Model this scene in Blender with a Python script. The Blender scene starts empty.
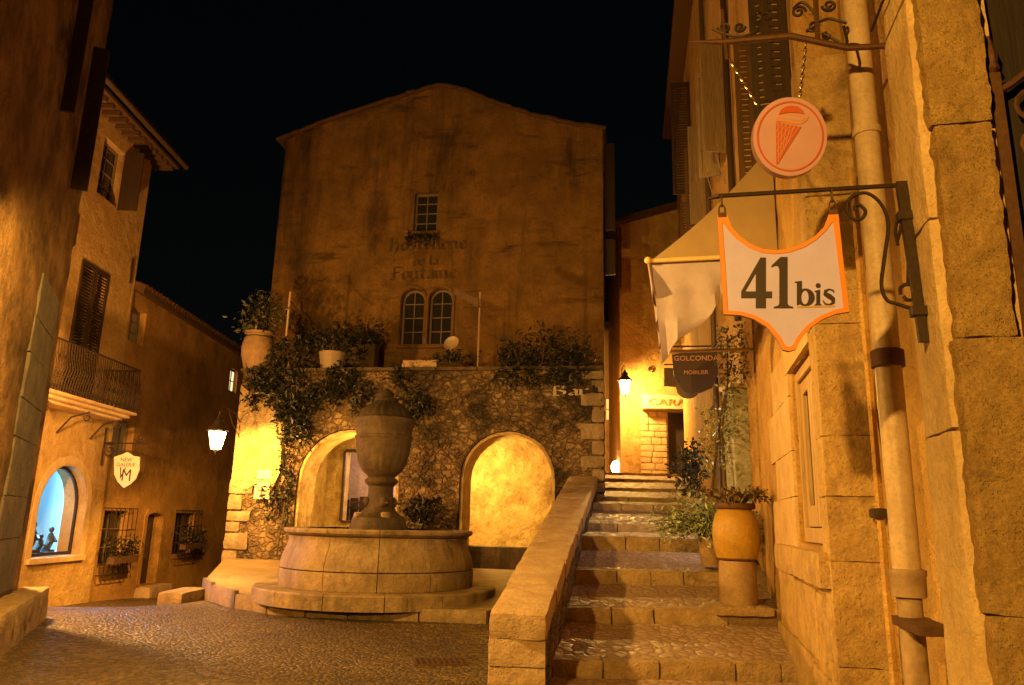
import bpy, bmesh, math, random
from mathutils import Vector, Matrix, noise
from mathutils.geometry import delaunay_2d_cdt
R = math.radians
scene = bpy.context.scene
COL = scene.collection
random.seed(4)

# ------------------------------------------------------------------ camera, sky, exposure, lights
FOC, PITCH, ROLL = 760.0, R(13.2), R(1.35)
EYE = Vector((0, 0, 1.6))
fw = Vector((0, math.cos(PITCH), math.sin(PITCH)))
r0 = Vector((1, 0, 0)); u0 = Vector((0, -math.sin(PITCH), math.cos(PITCH)))
rt = r0 * math.cos(ROLL) + u0 * math.sin(ROLL)
up = u0 * math.cos(ROLL) - r0 * math.sin(ROLL)
cam_data = bpy.data.cameras.new('camera'); cam = bpy.data.objects.new('camera', cam_data); COL.objects.link(cam)
cam.matrix_world = Matrix(((rt.x, up.x, -fw.x, EYE.x), (rt.y, up.y, -fw.y, EYE.y), (rt.z, up.z, -fw.z, EYE.z), (0, 0, 0, 1)))
cam_data.sensor_width = 36.0; cam_data.lens = FOC / 1024 * 36.0
cam_data.clip_start = 0.05; cam_data.clip_end = 1000
scene.camera = cam

world = bpy.data.worlds.new('World'); scene.world = world; world.use_nodes = True
nt = world.node_tree
sky = nt.nodes.new('ShaderNodeTexSky'); sky.sky_type = 'NISHITA'; sky.sun_disc = False
sky.sun_elevation = R(2); sky.sun_rotation = R(200)
nt.links.new(sky.outputs[0], nt.nodes['Background'].inputs[0])
nt.nodes['Background'].inputs[1].default_value = 0.0014

vs = scene.view_settings
vs.view_transform = 'Standard'; vs.look = 'None'; vs.exposure = 0; vs.gamma = 1; vs.use_curve_mapping = False
scene.cycles.use_denoising = True
scene.cycles.max_bounces = 6; scene.cycles.diffuse_bounces = 3; scene.cycles.glossy_bounces = 3
scene.cycles.sample_clamp_indirect = 4.0
scene.cycles.caustics_reflective = False; scene.cycles.caustics_refractive = False

WARM = (1.0, 0.51, 0.085); SODIUM = (1.0, 0.46, 0.075)
def lamp(name, loc, power, color, radius=0.1, spot=None, aim=None):
    d = bpy.data.lights.new(name, 'SPOT' if spot else 'POINT'); d.energy = power; d.color = color; d.shadow_soft_size = radius
    o = bpy.data.objects.new(name, d); COL.objects.link(o); o.location = loc
    if spot:
        d.spot_size = R(spot); d.spot_blend = 0.35
        o.rotation_euler = (Vector(aim) - Vector(loc)).to_track_quat('-Z', 'Y').to_euler()
    return o
# street lantern behind the camera, on the near side of the square (its light makes the bracket's shadow)
lamp('square_lamp_light', (-3.4, -2.8, 4.3), 4300, WARM, 0.10)
# wall lantern on the near left house, just outside the picture
lamp('left_lantern_light', (-3.6, 6.0, 4.5), 2500, WARM, 0.10, 168, (-2.6, 9.6, 0.0))
# lamp on the hidden far side of the near left house, raking along the gallery front
lamp('gallery_lamp_light', (-8.4, 12.6, 3.6), 2900, (1.0, 0.47, 0.11), 0.12)
# lantern on the corner of the terrace wall
lamp('corner_lantern_light', (-7.03, 18.3, 3.36), 3300, SODIUM, 0.07, 160, (-6.4, 19.2, 1.7))
lamp('corner_lantern_glow', (-7.03, 18.3, 3.36), 110, SODIUM, 0.07)
# lamps in the wash house behind the arches
lamp('wash_house_light', (-1.15, 20.55, 3.05), 640, (1.0, 0.55, 0.11), 0.10)
lamp('wash_house_light_left', (-3.6, 20.0, 3.25), 210, (1.0, 0.52, 0.10), 0.10)
# back yard behind the wash-house window
lamp('yard_light', (-3.2, 24.3, 3.6), 260, (1.0, 0.62, 0.42), 0.10)
# lantern at the top of the stairs
lamp('alley_lantern_light', (4.02, 26.4, 6.36), 2700, (1.0, 0.55, 0.12), 0.10)
lamp('alley_ground_light', (4.35, 28.0, 3.75), 60, SODIUM, 0.08)
# gallery window, cold white tubes
lamp('gallery_light', (-12.2, 19.4, 2.75), 700, (0.22, 0.58, 1.0), 0.25)
# a shop window beside the stairs
lamp('shop_light', (3.75, 13.0, 2.9), 75, (1.0, 0.80, 0.58), 0.15)

def ray(px, py): return fw + rt * ((px - 512) / FOC) + up * ((342.5 - py) / FOC)
def at_y(px, py, Y): d = ray(px, py); return EYE + d * (Y / d.y)
def at_z(px, py, Z): d = ray(px, py); return EYE + d * ((Z - 1.6) / d.z)
class Frame:
    """a vertical plane: a runs along it, b up, c out of it"""
    def __init__(s, o, u, w): s.o = Vector(o); s.u = Vector(u).normalized(); s.v = Vector((0, 0, 1)); s.w = Vector(w).normalized()
    def P(s, a, b, c=0.0): return s.o + s.u * a + s.v * b + s.w * c
    def uv(s, px, py, c=0.0):
        d = ray(px, py); t = (s.o + s.w * c - EYE).dot(s.w) / d.dot(s.w); q = EYE + d * t - s.o
        return (q.dot(s.u), q.z)
    def moved(s, c): return Frame(s.o + s.w * c, s.u, s.w)

# ------------------------------------------------------------------ materials
def mat(name):
    m = bpy.data.materials.new(name); m.use_nodes = True
    return m, m.node_tree, m.node_tree.nodes['Principled BSDF']
def N(t, kind, **kw):
    n = t.nodes.new(kind)
    for k, v in kw.items():
        if k.startswith('i_'): n.inputs[k[2:].replace('_', ' ')].default_value = v
        else: setattr(n, k, v)
    return n
def ramp(t, fac, stops):
    n = t.nodes.new('ShaderNodeValToRGB'); e = n.color_ramp.elements
    while len(e) < len(stops): e.new(0.5)
    for el, (p, c) in zip(e, stops):
        el.position = p; el.color = (c, c, c, 1) if isinstance(c, (int, float)) else (*c, 1)
    t.links.new(fac, n.inputs[0]); return n.outputs[0]
def mix(t, fac, a, b, mode='MIX'):
    n = t.nodes.new('ShaderNodeMix'); n.data_type = 'RGBA'; n.blend_type = mode
    for s, v in ((n.inputs[0], fac), (n.inputs[6], a), (n.inputs[7], b)):
        if hasattr(v, 'is_linked'): t.links.new(v, s)
        elif isinstance(v, (int, float)): s.default_value = v
        else: s.default_value = (*v, 1)
    return n.outputs[2]
def coord(t, scale=(1, 1, 1), rot=(0, 0, 0)):
    g = t.nodes.new('ShaderNodeNewGeometry'); mp = t.nodes.new('ShaderNodeMapping')
    mp.inputs['Scale'].default_value = scale; mp.inputs['Rotation'].default_value = rot
    t.links.new(g.outputs['Position'], mp.inputs[0]); return mp.outputs[0]
def nz(t, vec, scale, detail=6, rough=0.6, dist=0.0):
    n = N(t, 'ShaderNodeTexNoise'); n.inputs['Scale'].default_value = scale; n.inputs['Detail'].default_value = detail
    n.inputs['Roughness'].default_value = rough; n.inputs['Distortion'].default_value = dist
    t.links.new(vec, n.inputs['Vector']); return n.outputs['Fac']
def math_(t, op, a, b=0.0):
    n = t.nodes.new('ShaderNodeMath'); n.operation = op
    for s, v in ((n.inputs[0], a), (n.inputs[1], b)):
        if hasattr(v, 'is_linked'): t.links.new(v, s)
        else: s.default_value = v
    return n.outputs[0]
def bump(t, bsdf, h, strength, dist=0.02, prev=None):
    n = t.nodes.new('ShaderNodeBump'); n.inputs['Strength'].default_value = strength; n.inputs['Distance'].default_value = dist
    t.links.new(h, n.inputs['Height'])
    if prev is not None: t.links.new(prev, n.inputs['Normal'])
    t.links.new(n.outputs[0], bsdf.inputs['Normal']); return n.outputs[0]
def stone(name, c1, c2, stain=(0.05, 0.035, 0.02), stain_amt=0.5, scale=3.0, bmp=0.6, rough=0.8, pits=True, streak=False, stain_at=0.56):
    m, t, b = mat(name); v = coord(t)
    base = mix(t, ramp(t, nz(t, v, scale, 8, 0.65), [(0.40, 0.0), (0.60, 1.0)]), c1, c2)
    fine = nz(t, v, scale * 14, 6, 0.7)
    base = mix(t, ramp(t, fine, [(0.25, 0.6), (0.62, 0.0)]), base, tuple(x * 0.5 for x in c1))
    base = mix(t, ramp(t, nz(t, v, scale * 3.3, 9, 0.8, 0.6), [(0.52, 0.0), (0.72, stain_amt * 0.8)]), base, tuple(x * 0.4 for x in c2))
    sv = coord(t, (1, 1, 0.28)) if streak else v
    st = ramp(t, nz(t, sv, scale * 0.42, 9, 0.72, 0.4), [(stain_at, 0.0), (stain_at + 0.16, stain_amt)])
    base = mix(t, st, base, stain)
    t.links.new(base, b.inputs['Base Color'])
    b.inputs['Roughness'].default_value = rough; b.inputs['Specular IOR Level'].default_value = 0.3
    p = bump(t, b, nz(t, v, scale * 2.2, 8, 0.7), min(1, bmp), 0.11)
    p = bump(t, b, fine, min(1, bmp), 0.014, p)
    if pits:
        vo = N(t, 'ShaderNodeTexVoronoi'); vo.inputs['Scale'].default_value = scale * 16; t.links.new(v, vo.inputs['Vector'])
        vo.inputs['Randomness'].default_value = 1.0
        hole = math_(t, 'MAXIMUM', ramp(t, vo.outputs['Distance'], [(0.10, 0.0), (0.34, 1.0)]), ramp(t, nz(t, v, scale * 2.7, 5, 0.6), [(0.50, 1.0), (0.60, 0.0)]))
        bump(t, b, hole, min(1, bmp * 0.8), 0.03, p)
    return m
def rubble(name, cells, mortar, scale=(3, 3, 4.2), bmp=1.0, moss=0.5, rough=0.85, gap=0.09, wob=0.35, mossc=(0.03, 0.03, 0.012), spec=0.3):
    m, t, b = mat(name); v = coord(t, scale)
    wn = N(t, 'ShaderNodeTexNoise'); wn.inputs['Scale'].default_value = 1.6; wn.inputs['Detail'].default_value = 3; t.links.new(v, wn.inputs['Vector'])
    vm = N(t, 'ShaderNodeVectorMath', operation='MULTIPLY_ADD'); t.links.new(wn.outputs['Color'], vm.inputs[0]); vm.inputs[1].default_value = (wob,) * 3; t.links.new(v, vm.inputs[2])
    e = N(t, 'ShaderNodeTexVoronoi', feature='DISTANCE_TO_EDGE'); e.inputs['Scale'].default_value = 1; t.links.new(vm.outputs[0], e.inputs['Vector'])
    c = N(t, 'ShaderNodeTexVoronoi'); c.inputs['Scale'].default_value = 1; t.links.new(vm.outputs[0], c.inputs['Vector'])
    sx = N(t, 'ShaderNodeSeparateColor'); t.links.new(c.outputs['Color'], sx.inputs[0])
    n = len(cells); cc = ramp(t, sx.outputs[0], [(i / max(1, n - 1), cells[i]) for i in range(n)])
    pv = coord(t); fine = nz(t, pv, 22, 6, 0.7)
    cc = mix(t, ramp(t, fine, [(0.3, 0.6), (0.7, 0.0)]), cc, tuple(x * 0.35 for x in cells[0]))
    body = ramp(t, e.outputs['Distance'], [(gap * 0.3, 0.0), (gap, 1.0)])
    base = mix(t, body, mortar, cc)
    base = mix(t, ramp(t, nz(t, pv, 1.1, 9, 0.75, 0.6), [(0.45, 0.0), (0.60, moss)]), base, mossc)
    t.links.new(base, b.inputs['Base Color']); b.inputs['Roughness'].default_value = rough; b.inputs['Specular IOR Level'].default_value = spec
    p = bump(t, b, ramp(t, e.outputs['Distance'], [(0.0, 0.0), (gap * 2.4, 1.0)]), bmp, 0.05)
    bump(t, b, fine, bmp * 0.6, 0.015, p)
    return m
def simple(name, c, rough=0.6, metal=0.0, vary=0.35, scale=18, bmp=0.15, spec=0.4):
    m, t, b = mat(name); v = coord(t); f = nz(t, v, scale, 6, 0.65)
    t.links.new(mix(t, ramp(t, f, [(0.35, vary), (0.7, 0.0)]), c, tuple(x * 0.4 for x in c)), b.inputs['Base Color'])
    b.inputs['Roughness'].default_value = rough; b.inputs['Metallic'].default_value = metal; b.inputs['Specular IOR Level'].default_value = spec
    if bmp: bump(t, b, f, bmp, 0.01)
    return m
def wood(name, c, rough=0.6):
    m, t, b = mat(name); f = nz(t, coord(t, (14, 14, 0.9)), 3, 7, 0.65, 0.6)
    t.links.new(mix(t, ramp(t, f, [(0.3, 0.75), (0.65, 0.0)]), c, tuple(x * 0.35 for x in c)), b.inputs['Base Color'])
    b.inputs['Roughness'].default_value = rough; bump(t, b, f, 0.35, 0.008); return m
def leafy(name, c1, c2, rough=0.5):
    m, t, b = mat(name); g = t.nodes.new('ShaderNodeNewGeometry')
    t.links.new(ramp(t, g.outputs['Random Per Island'], [(0.0, c1), (0.75, c2), (1.0, tuple(x * 1.6 for x in c2))]), b.inputs['Base Color'])
    b.inputs['Roughness'].default_value = rough; return m
def emit(name, c, s):
    m, t, b = mat(name); b.inputs['Base Color'].default_value = (*c, 1); b.inputs['Emission Color'].default_value = (*c, 1); b.inputs['Emission Strength'].default_value = s; return m
def glass(name, c=(0.02, 0.02, 0.02), rough=0.08):
    m, t, b = mat(name); b.inputs['Base Color'].default_value = (*c, 1); b.inputs['Roughness'].default_value = rough; b.inputs['Specular IOR Level'].default_value = 0.6; return m
def cobble(name, cells, gapc, scale, rough=(0.3, 0.6), bmp=0.9, gap=0.1):
    m, t, b = mat(name); v = coord(t, (scale, scale, scale * 0.4))
    wn = N(t, 'ShaderNodeTexNoise'); wn.inputs['Scale'].default_value = 0.8; t.links.new(v, wn.inputs['Vector'])
    vm = N(t, 'ShaderNodeVectorMath', operation='MULTIPLY_ADD'); t.links.new(wn.outputs['Color'], vm.inputs[0]); vm.inputs[1].default_value = (0.6,) * 3; t.links.new(v, vm.inputs[2])
    e = N(t, 'ShaderNodeTexVoronoi', feature='DISTANCE_TO_EDGE'); e.inputs['Scale'].default_value = 1; t.links.new(vm.outputs[0], e.inputs['Vector'])
    c = N(t, 'ShaderNodeTexVoronoi'); c.inputs['Scale'].default_value = 1; t.links.new(vm.outputs[0], c.inputs['Vector'])
    sx = N(t, 'ShaderNodeSeparateColor'); t.links.new(c.outputs['Color'], sx.inputs[0])
    cc = ramp(t, sx.outputs[1], [(i / (len(cells) - 1), q) for i, q in enumerate(cells)])
    pv = coord(t); big = nz(t, pv, 0.55, 6, 0.65)
    base = mix(t, ramp(t, e.outputs['Distance'], [(gap * 0.3, 0.0), (gap, 1.0)]), gapc, cc)
    base = mix(t, ramp(t, big, [(0.42, 0.55), (0.62, 0.0)]), base, gapc)
    t.links.new(base, b.inputs['Base Color'])
    t.links.new(ramp(t, sx.outputs[2], [(0.0, rough[0]), (1.0, rough[1])]), b.inputs['Roughness'])
    b.inputs['Specular IOR Level'].default_value = 0.45
    tilt = math_(t, 'MULTIPLY', c.outputs['Distance'], -0.6)
    p = bump(t, b, math_(t, 'ADD', ramp(t, e.outputs['Distance'], [(0.0, 0.0), (gap * 2.5, 1.0)]), tilt), bmp, 0.03)
    bump(t, b, nz(t, pv, 26, 5, 0.6), bmp * 0.4, 0.012, p)
    return m

M = {}
M['house'] = stone('house_plaster', (0.215, 0.12, 0.032), (0.135, 0.075, 0.02), (0.025, 0.015, 0.007), 0.9, 1.1, 0.45, 0.9, True, True, 0.53)
def weathered(m):
    t = m.node_tree; b = t.nodes['Principled BSDF']; src = b.inputs['Base Color'].links[0].from_socket
    f1 = ramp(t, nz(t, coord(t, (.35, .35, 1.5)), 1.1, 9, .72, .5), [(.54, 0.0), (.64, .8)])
    f2 = ramp(t, nz(t, coord(t, (1.6, 1.6, .16)), 1.3, 8, .7, .2), [(.55, 0.0), (.70, .65)])
    c = mix(t, f1, src, (0.045, 0.028, 0.014)); c = mix(t, f2, c, (0.05, 0.032, 0.016))
    w = N(t, 'ShaderNodeTexVoronoi', feature='DISTANCE_TO_EDGE'); w.inputs['Scale'].default_value = .45
    wn = N(t, 'ShaderNodeTexNoise'); wn.inputs['Scale'].default_value = 1.2; wn.inputs['Detail'].default_value = 8; t.links.new(coord(t), wn.inputs['Vector'])
    vm = N(t, 'ShaderNodeVectorMath', operation='MULTIPLY_ADD'); t.links.new(wn.outputs['Color'], vm.inputs[0]); vm.inputs[1].default_value = (1.6,) * 3; t.links.new(coord(t), vm.inputs[2]); t.links.new(vm.outputs[0], w.inputs['Vector'])
    c = mix(t, ramp(t, w.outputs['Distance'], [(0.0, .35), (.008, 0.0)]), c, (0.03, 0.018, 0.009))
    t.links.new(c, b.inputs['Base Color'])
weathered(M['house'])
M['gallery'] = stone('gallery_plaster', (0.56, 0.38, 0.15), (0.44, 0.27, 0.09), (0.16, 0.09, 0.035), 0.55, 1.6, 0.7, 0.9, True, False, 0.55)
M['lane'] = stone('lane_plaster', (0.46, 0.26, 0.08), (0.33, 0.18, 0.055), (0.06, 0.035, 0.015), 0.6, 1.3, 0.5)
M['near_left'] = stone('near_left_plaster', (0.36, 0.215, 0.10), (0.15, 0.085, 0.038), (0.03, 0.018, 0.01), 0.9, 1.5, 0.9, 0.9, True, False, 0.47)
M['grey_stone'] = stone('grey_stone', (0.24, 0.21, 0.19), (0.15, 0.135, 0.12), (0.10, 0.08, 0.05), 0.6, 3.0, 0.7)
M['ochre'] = stone('ochre_plaster', (0.66, 0.42, 0.15), (0.50, 0.30, 0.10), (0.22, 0.12, 0.04), 0.6, 1.9, 0.8, 0.85, True, True, 0.52)
M['pier'] = stone('pier_stone', (0.66, 0.43, 0.16), (0.50, 0.31, 0.11), (0.10, 0.055, 0.02), 0.45, 5.0, 1.1, 0.85, True, False, 0.54)
M['ashlar'] = stone('ashlar_stone', (0.64, 0.44, 0.20), (0.50, 0.33, 0.14), (0.13, 0.08, 0.035), 0.7, 2.6, 0.7, 0.75, True, False, 0.52)
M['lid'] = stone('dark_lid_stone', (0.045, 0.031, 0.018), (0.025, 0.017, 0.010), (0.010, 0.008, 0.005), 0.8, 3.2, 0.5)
M['smooth_stone'] = stone('dressed_stone', (0.66, 0.48, 0.26), (0.54, 0.37, 0.18), (0.25, 0.15, 0.06), 0.5, 3.0, 0.4, 0.7)
M['coping'] = stone('coping_stone', (0.52, 0.38, 0.25), (0.40, 0.27, 0.16), (0.13, 0.075, 0.04), 0.7, 2.4, 0.6, 0.6)
M['fountain'] = stone('fountain_stone', (0.35, 0.25, 0.145), (0.24, 0.165, 0.092), (0.06, 0.04, 0.022), 0.8, 2.6, 0.6, 0.5, True, True, 0.47)
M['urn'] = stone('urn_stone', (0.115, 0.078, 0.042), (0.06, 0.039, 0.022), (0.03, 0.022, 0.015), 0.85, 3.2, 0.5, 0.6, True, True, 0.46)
M['platform'] = stone('platform_stone', (0.29, 0.21, 0.12), (0.19, 0.135, 0.075), (0.10, 0.065, 0.03), 0.65, 1.8, 0.4, 0.42, True, False, 0.52)
M['rubble'] = rubble('rubble_stone', [(0.13, 0.09, 0.05), (0.24, 0.165, 0.085), (0.36, 0.26, 0.14), (0.19, 0.125, 0.06), (0.30, 0.21, 0.11)], (0.15, 0.10, 0.055), (5.2, 5.2, 7.4), 1.0, 0.92, 0.85, 0.08, 1.1, (0.022, 0.017, 0.009))
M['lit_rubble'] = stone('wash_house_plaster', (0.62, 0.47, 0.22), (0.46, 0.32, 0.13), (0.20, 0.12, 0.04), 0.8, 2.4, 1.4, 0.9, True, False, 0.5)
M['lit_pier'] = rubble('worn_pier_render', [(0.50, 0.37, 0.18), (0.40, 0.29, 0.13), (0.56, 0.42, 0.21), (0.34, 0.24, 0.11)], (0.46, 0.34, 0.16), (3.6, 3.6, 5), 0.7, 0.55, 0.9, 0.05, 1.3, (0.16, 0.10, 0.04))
M['quoin'] = stone('quoin_stone', (0.36, 0.28, 0.17), (0.24, 0.18, 0.10), (0.13, 0.09, 0.05), 0.6, 3.0, 0.7)
M['blocks'] = rubble('coursed_stone', [(0.42, 0.32, 0.18), (0.52, 0.40, 0.24), (0.34, 0.25, 0.14)], (0.20, 0.14, 0.08), (2.2, 2.2, 4.8), 0.8, 0.3, 0.85, 0.08, 0.15, (0.12, 0.08, 0.04))
M['ground'] = cobble('square_paving', [(0.055, 0.036, 0.02), (0.11, 0.073, 0.04), (0.19, 0.13, 0.07), (0.085, 0.055, 0.03)], (0.035, 0.023, 0.013), 15.0, (0.28, 0.7), 0.6)
M['tread'] = cobble('step_pebbles', [(0.34, 0.24, 0.20), (0.42, 0.30, 0.25), (0.48, 0.35, 0.29), (0.38, 0.265, 0.225)], (0.24, 0.165, 0.13), 9.0, (0.42, 0.85), 0.35)
M['edging'] = stone('edging_stone', (0.56, 0.40, 0.22), (0.42, 0.29, 0.16), (0.10, 0.065, 0.04), 0.7, 4.0, 0.8, 0.6)
M['iron'] = simple('wrought_iron', (0.055, 0.035, 0.022), 0.55, 0.5, 0.6, 40, 0.3)
M['rust'] = simple('rusty_iron', (0.12, 0.055, 0.025), 0.65, 0.3, 0.6, 30, 0.4)
M['chain'] = simple('bright_chain', (0.75, 0.6, 0.42), 0.25, 1.0, 0.2, 40, 0)
M['pipe'] = stone('painted_pipe', (0.54, 0.41, 0.28), (0.46, 0.34, 0.22), (0.22, 0.12, 0.06), 0.6, 2.2, 0.12, 0.42, False, True, 0.54)
M['old_pipe'] = simple('clay_pipe', (0.40, 0.28, 0.17), 0.7, 0.0, 0.7, 9, 0.6)
M['zinc'] = simple('dark_zinc', (0.13, 0.09, 0.055), 0.5, 0.4, 0.4, 6, 0.1)
M['sign_face'] = simple('sign_white', (0.52, 0.47, 0.95), 0.45, 0, 0.22, 4, 0.0)
M['sign_edge'] = simple('sign_orange', (0.74, 0.25, 0.03), 0.5, 0, 0.15, 6, 0.0)
M['sign_ink'] = simple('sign_ink', (0.03, 0.018, 0.016), 0.5, 0, 0.0, 6, 0.0)
M['sign_gold'] = simple('sign_gold', (0.45, 0.30, 0.10), 0.5, 0, 0.0, 6, 0.0)
M['ice_face'] = simple('ice_sign_face', (0.60, 0.36, 0.42), 0.4, 0, 0.2, 4, 0.0)
M['ice_red'] = simple('ice_sign_red', (0.56, 0.12, 0.05), 0.45, 0, 0.12, 8, 0.0)
M['ice_mid'] = simple('ice_sign_orange', (0.64, 0.30, 0.18), 0.45, 0, 0.1, 8, 0.0)
M['letter'] = stone('faded_letter_paint', (0.06, 0.035, 0.016), (0.11, 0.065, 0.025), (0.17, 0.10, 0.03), 0.6, 4, 0.3)
M['pale_letter'] = stone('pale_letter_paint', (0.50, 0.42, 0.30), (0.38, 0.30, 0.2), (0.2, 0.14, 0.08), 0.6, 4, 0.3)
M['wood'] = wood('brown_wood', (0.12, 0.065, 0.03))
M['shutter'] = wood('dark_shutter', (0.05, 0.028, 0.016))
M['recess_shade'] = wood('recess_shade_dark', (0.018, 0.010, 0.006))  # near-black grain: the shade of a deep recess put into the colour
M['pale_wood'] = wood('pale_wood', (0.34, 0.25, 0.15))
M['frame'] = simple('window_frame', (0.20, 0.15, 0.10), 0.5)
M['cream_frame'] = wood('cream_window_frame', (0.50, 0.34, 0.17))
M['glass'] = glass('dark_glass')
M['pane_grey'] = glass('grey_pane', (0.30, 0.27, 0.22), 0.3)
M['tile'] = stone('roof_tile', (0.13, 0.07, 0.035), (0.09, 0.045, 0.022), (0.05, 0.03, 0.02), 0.6, 5, 0.6)
M['terracotta'] = stone('glazed_terracotta', (0.46, 0.28, 0.045), (0.38, 0.22, 0.035), (0.09, 0.05, 0.02), 0.7, 3.2, 0.15, 0.4, False, False, 0.58)
M['clay'] = stone('pale_clay', (0.38, 0.26, 0.14), (0.30, 0.19, 0.10), (0.14, 0.085, 0.04), 0.5, 4, 0.3, 0.7)
M['canvas'] = simple('awning_canvas', (0.48, 0.42, 0.58), 0.8, 0, 0.4, 4, 0.2)
M['canvas_tan'] = simple('awning_tan_canvas', (0.36, 0.26, 0.15), 0.8, 0, 0.25, 5, 0.15)
M['arm'] = simple('awning_arm_paint', (0.72, 0.52, 0.26), 0.4, 0, 0.1, 6, 0)
M['leaf_dark'] = leafy('dark_leaves', (0.006, 0.007, 0.003), (0.018, 0.018, 0.007))
M['leaf_olive'] = leafy('olive_leaves', (0.02, 0.022, 0.008), (0.07, 0.07, 0.025))
M['leaf_sage'] = leafy('sage_leaves', (0.16, 0.21, 0.13), (0.36, 0.44, 0.28))
M['leaf_vine'] = leafy('vine_leaves', (0.06, 0.075, 0.03), (0.22, 0.24, 0.12))
M['dead'] = leafy('dry_leaves', (0.05, 0.03, 0.012), (0.13, 0.08, 0.035))
M['stem'] = simple('plant_stem', (0.07, 0.045, 0.025), 0.8)
M['flower'] = leafy('flower_petals', (0.14, 0.04, 0.02), (0.24, 0.07, 0.03))
M['soil'] = simple('potting_soil', (0.03, 0.02, 0.012), 0.95)
M['yellow'] = simple('yellow_paint', (0.85, 0.55, 0.02), 0.4, 0, 0.1, 5, 0)
M['plaque'] = stone('pale_plaque', (0.62, 0.52, 0.38), (0.55, 0.45, 0.32), (0.3, 0.2, 0.12), 0.3, 6, 0.2, 0.5)
M['plaque_red'] = simple('plaque_red', (0.42, 0.12, 0.04), 0.5)
M['shield'] = simple('shield_cream', (0.82, 0.66, 0.48), 0.5, 0, 0.08, 5, 0)
def lamp_glass(name, c, s):
    m, t, b = mat(name); tr = t.nodes.new('ShaderNodeBsdfTransparent'); em = t.nodes.new('ShaderNodeEmission'); mx = t.nodes.new('ShaderNodeMixShader')
    em.inputs[0].default_value = (*c, 1); em.inputs[1].default_value = s; mx.inputs[0].default_value = 0.4
    t.links.new(tr.outputs[0], mx.inputs[1]); t.links.new(em.outputs[0], mx.inputs[2]); t.links.new(mx.outputs[0], t.nodes['Material Output'].inputs[0]); return m
M['lamp_glass'] = lamp_glass('lantern_glass', (1.0, 0.70, 0.30), 60)
M['lamp_glass_far'] = lamp_glass('alley_lantern_glass', (1.0, 0.70, 0.28), 80)
M['lit_window'] = emit('lit_window_glass', (1.0, 0.78, 0.42), 1.3)
M['lit_orange'] = emit('lit_alley_window', (1.0, 0.52, 0.14), 1.1)
M['gallery_white'] = simple('gallery_white', (0.75, 0.82, 0.85), 0.6, 0, 0.05, 2, 0)
M['pink_wall'] = stone('yard_wall', (0.52, 0.40, 0.32), (0.42, 0.30, 0.24), (0.2, 0.12, 0.09), 0.6, 2.5, 0.4)
M['brown_sign'] = simple('brown_signboard', (0.045, 0.022, 0.012), 0.5)
M['sign_text'] = simple('dim_gilt', (0.50, 0.25, 0.10), 0.5)
M['cream_fascia'] = simple('cream_fascia', (0.62, 0.47, 0.27), 0.6, 0, 0.1, 6, 0)
M['pale_crepi'] = stone('pale_crepi', (0.80, 0.82, 0.78), (0.62, 0.66, 0.62), (0.12, 0.13, 0.09), 0.6, 6, 1.2, 0.8, True, False, 0.55)
M['white_pot'] = simple('white_tub', (0.27, 0.21, 0.14), 0.6)
M['bronze'] = simple('bronze_sculpture', (0.10, 0.08, 0.05), 0.35, 0.7)
M['water'] = glass('fountain_water', (0.02, 0.025, 0.02), 0.05)
M['white'] = simple('white_enamel', (0.30, 0.24, 0.17), 0.4, 0, 0.1, 5, 0)

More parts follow.
